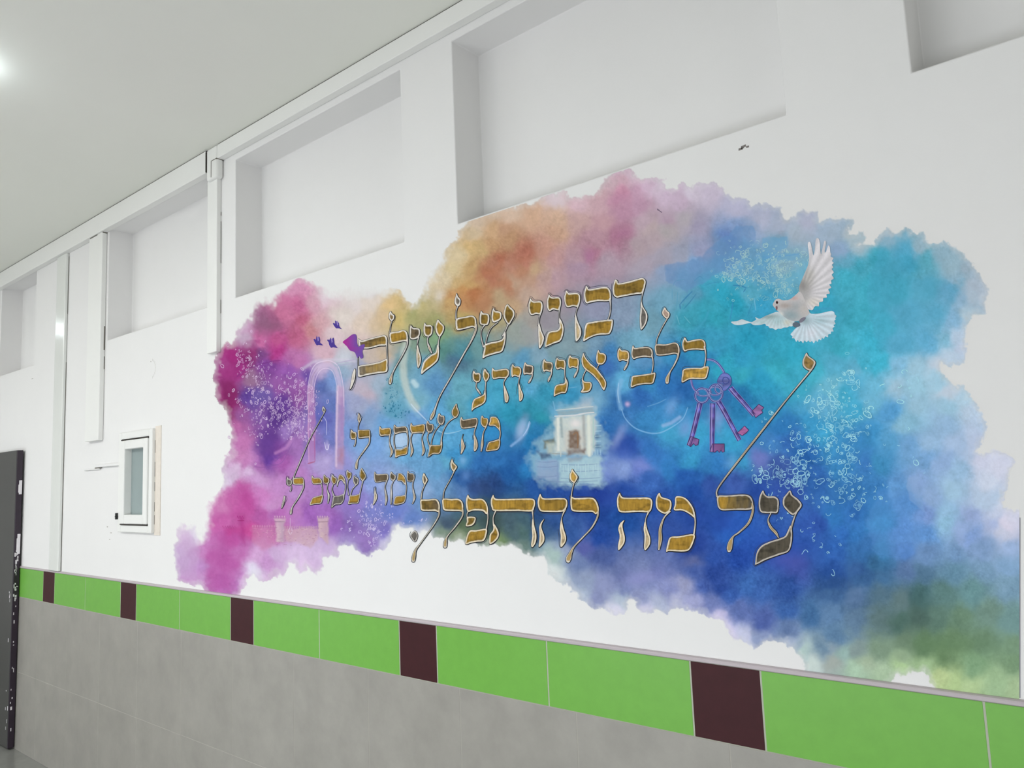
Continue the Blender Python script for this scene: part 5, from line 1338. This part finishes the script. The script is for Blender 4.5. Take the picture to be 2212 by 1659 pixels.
for nm, lab in (('soap_bubble', 'thin pale curved bubble outlines'), ('archway', 'pale outlines of a tall arch with columns'), ('stone_building', 'pale lines of the temple-like stone building'),
                ('city_wall', 'crenellations and stones of the pinkish city wall'), ('pencil_sketch', 'faint blue sketch lines of a second bunch of keys')):
    pr = Print(4e-7)
    for q, w, c, a in LINES.get(nm, ()):
        q = smooth(q, False, 6) if len(q) > 2 else np.column_stack([np.linspace(q[0, i], q[1, i], 5) for i in (0, 1)])
        k_ = len(q)
        ww = w * 0.8 * (0.45 + 0.55 * np.sin(np.linspace(0.25, 2.9, k_)))
        lc = np.array([l2s(local_col(x, y)) for x, y in q])
        for f_, al in ((1.7, a * .4), (1.0, a * .9)):
            pr.ribbon(q, ww * f_, -0.00034, lc * (1 - al) + np.array(c, float) * al)
    o = pr.build(nm, mural, [M_ink], lab)
    o['kind'] = 'stuff'

# ---- foam: pale rings and droplets (nobody could count them)



def foam(label, seed, n, centres, tint, rmin, rmax, mixv, asp=1.0):
    r = random.Random(seed)
    pr = Print(1.2e-6)
    done = 0
    while done < n:
        cu_, cv_, su, sv, p_ = r.choices(centres, [c[4] for c in centres])[0]
        u, v = r.gauss(cu_, su), r.gauss(cv_, sv)
        rad = rmin + (rmax - rmin) * r.random() ** 2.2
        base = l2s(local_col(u, v))
        k = r.uniform(*mixv)
        c = base * (1 - k) + np.array(tint) * k
        ph = r.uniform(0, 6.28)
        span = 6.28 if r.random() < .45 else r.uniform(1.8, 4.6)
        m = max(7, int(span * 2.3))
        e, ro = r.uniform(.55, 1.0), r.uniform(0, 3.14)
        pts = []
        for i in range(m):
            a = ph + span * i / (m - 1)
            rr_ = rad * (1 + .22 * math.sin(2 * a + ph) + .15 * r.uniform(-1, 1))
            x, y = rr_ * math.cos(a), rr_ * e * math.sin(a)
            pts.append((u + asp * (x * math.cos(ro) - y * math.sin(ro)), v + x * math.sin(ro) + y * math.cos(ro)))
        w = [r.uniform(.5, 1.0) * (1.0 + 0.10 * rad) for _ in range(m)]
        pr.ribbon(np.array(pts), w, -0.00045, c)
        if r.random() < .22:
            q_ = np.array([(u + asp * rad * .5 * math.cos(a) + rad * .3, v + rad * .5 * math.sin(a)) for a in np.linspace(0, 6.28, 8)[:-1]])
            pr.fill(q_, -0.00046, base * (1 - k * .8) + np.array(tint) * k * .8)
        done += 1
    o = pr.build('foam_bubbles', mural, [M_ink], label)
    o['kind'] = 'stuff'


foam('pale turquoise foam rings right of the longest stem', 5, 470,
     [(1790, 870, 36, 26, 1.2), (1750, 960, 50, 34, 1.4), (1830, 900, 30, 24, .9), (1830, 980, 28, 34, .8), (1740, 1035, 48, 20, 1.0), (1850, 1060, 28, 28, .7), (1690, 1010, 24, 22, .5), (1780, 1075, 34, 16, .5),
      (1760, 1165, 26, 26, .35), (1830, 820, 28, 20, .4), (1700, 1100, 20, 14, .3), (1650, 1030, 16, 14, .2), (1960, 830, 26, 14, .12), (1950, 980, 40, 50, .12)], (182, 236, 236), 2.0, 9.0, (.4, .95))
foam('white foam droplets in the purple cloud', 6, 640,
     [(575, 850, 34, 26, 1.3), (620, 880, 30, 30, 1.3), (650, 860, 18, 30, .8), (600, 900, 40, 22, .9), (545, 800, 20, 26, .6), (640, 920, 18, 16, .5), (530, 770, 16, 20, .35), (552, 940, 8, 24, .15)], (230, 208, 232), 1.1, 4.4, (.45, .95), .75)
foam('foam droplets below the fourth line', 7, 120,
     [(800, 1130, 18, 26, 1.2), (825, 1120, 12, 30, .8), (770, 1130, 18, 18, .4), (795, 1100, 8, 22, .4), (812, 1160, 8, 22, .5), (880, 1120, 24, 8, .2)], (226, 216, 240), 1.4, 4.4, (.5, .95), .75)
foam('pale foam flecks left of the dove', 8, 330,
     [(1600, 570, 26, 18, 1.2), (1620, 600, 34, 16, 1.2), (1690, 560, 24, 16, .8), (1680, 590, 22, 18, .9), (1575, 590, 20, 12, .7), (1700, 620, 18, 14, .5), (1640, 540, 14, 10, .4), (1660, 640, 22, 10, .3)], (190, 222, 206), 1.6, 6.0, (.3, .8))
foam('dark teal droplets under the teardrop tail', 9, 70,
     [(848, 870, 7, 18, 1), (846, 885, 9, 8, 1), (866, 893, 10, 9, .8), (850, 840, 6, 14, .4)], (28, 110, 140), .8, 3.0, (.6, .95), .8)

# fine dark seam along the right edge of the sheet and the little scuffs on the print
pr = Print()
pr.ribbon(np.array([[2203.2, 1118.0], [2203.2, 1508.0]]), 1.6, -0.0007, (120, 120, 128))
pr.build('sheet_edge', mural, [M_ink], 'thin grey cut edge at the right end')
pr = Print()
for a in (((1420, 452), (1425, 455)), ((1425, 456), (1430, 459)), ((1420, 451), (1422, 455))):
    pr.ribbon(np.array(a, float), 1.6, -0.0009, (96, 84, 100))
pr.build('scratch', mural, [M_ink])
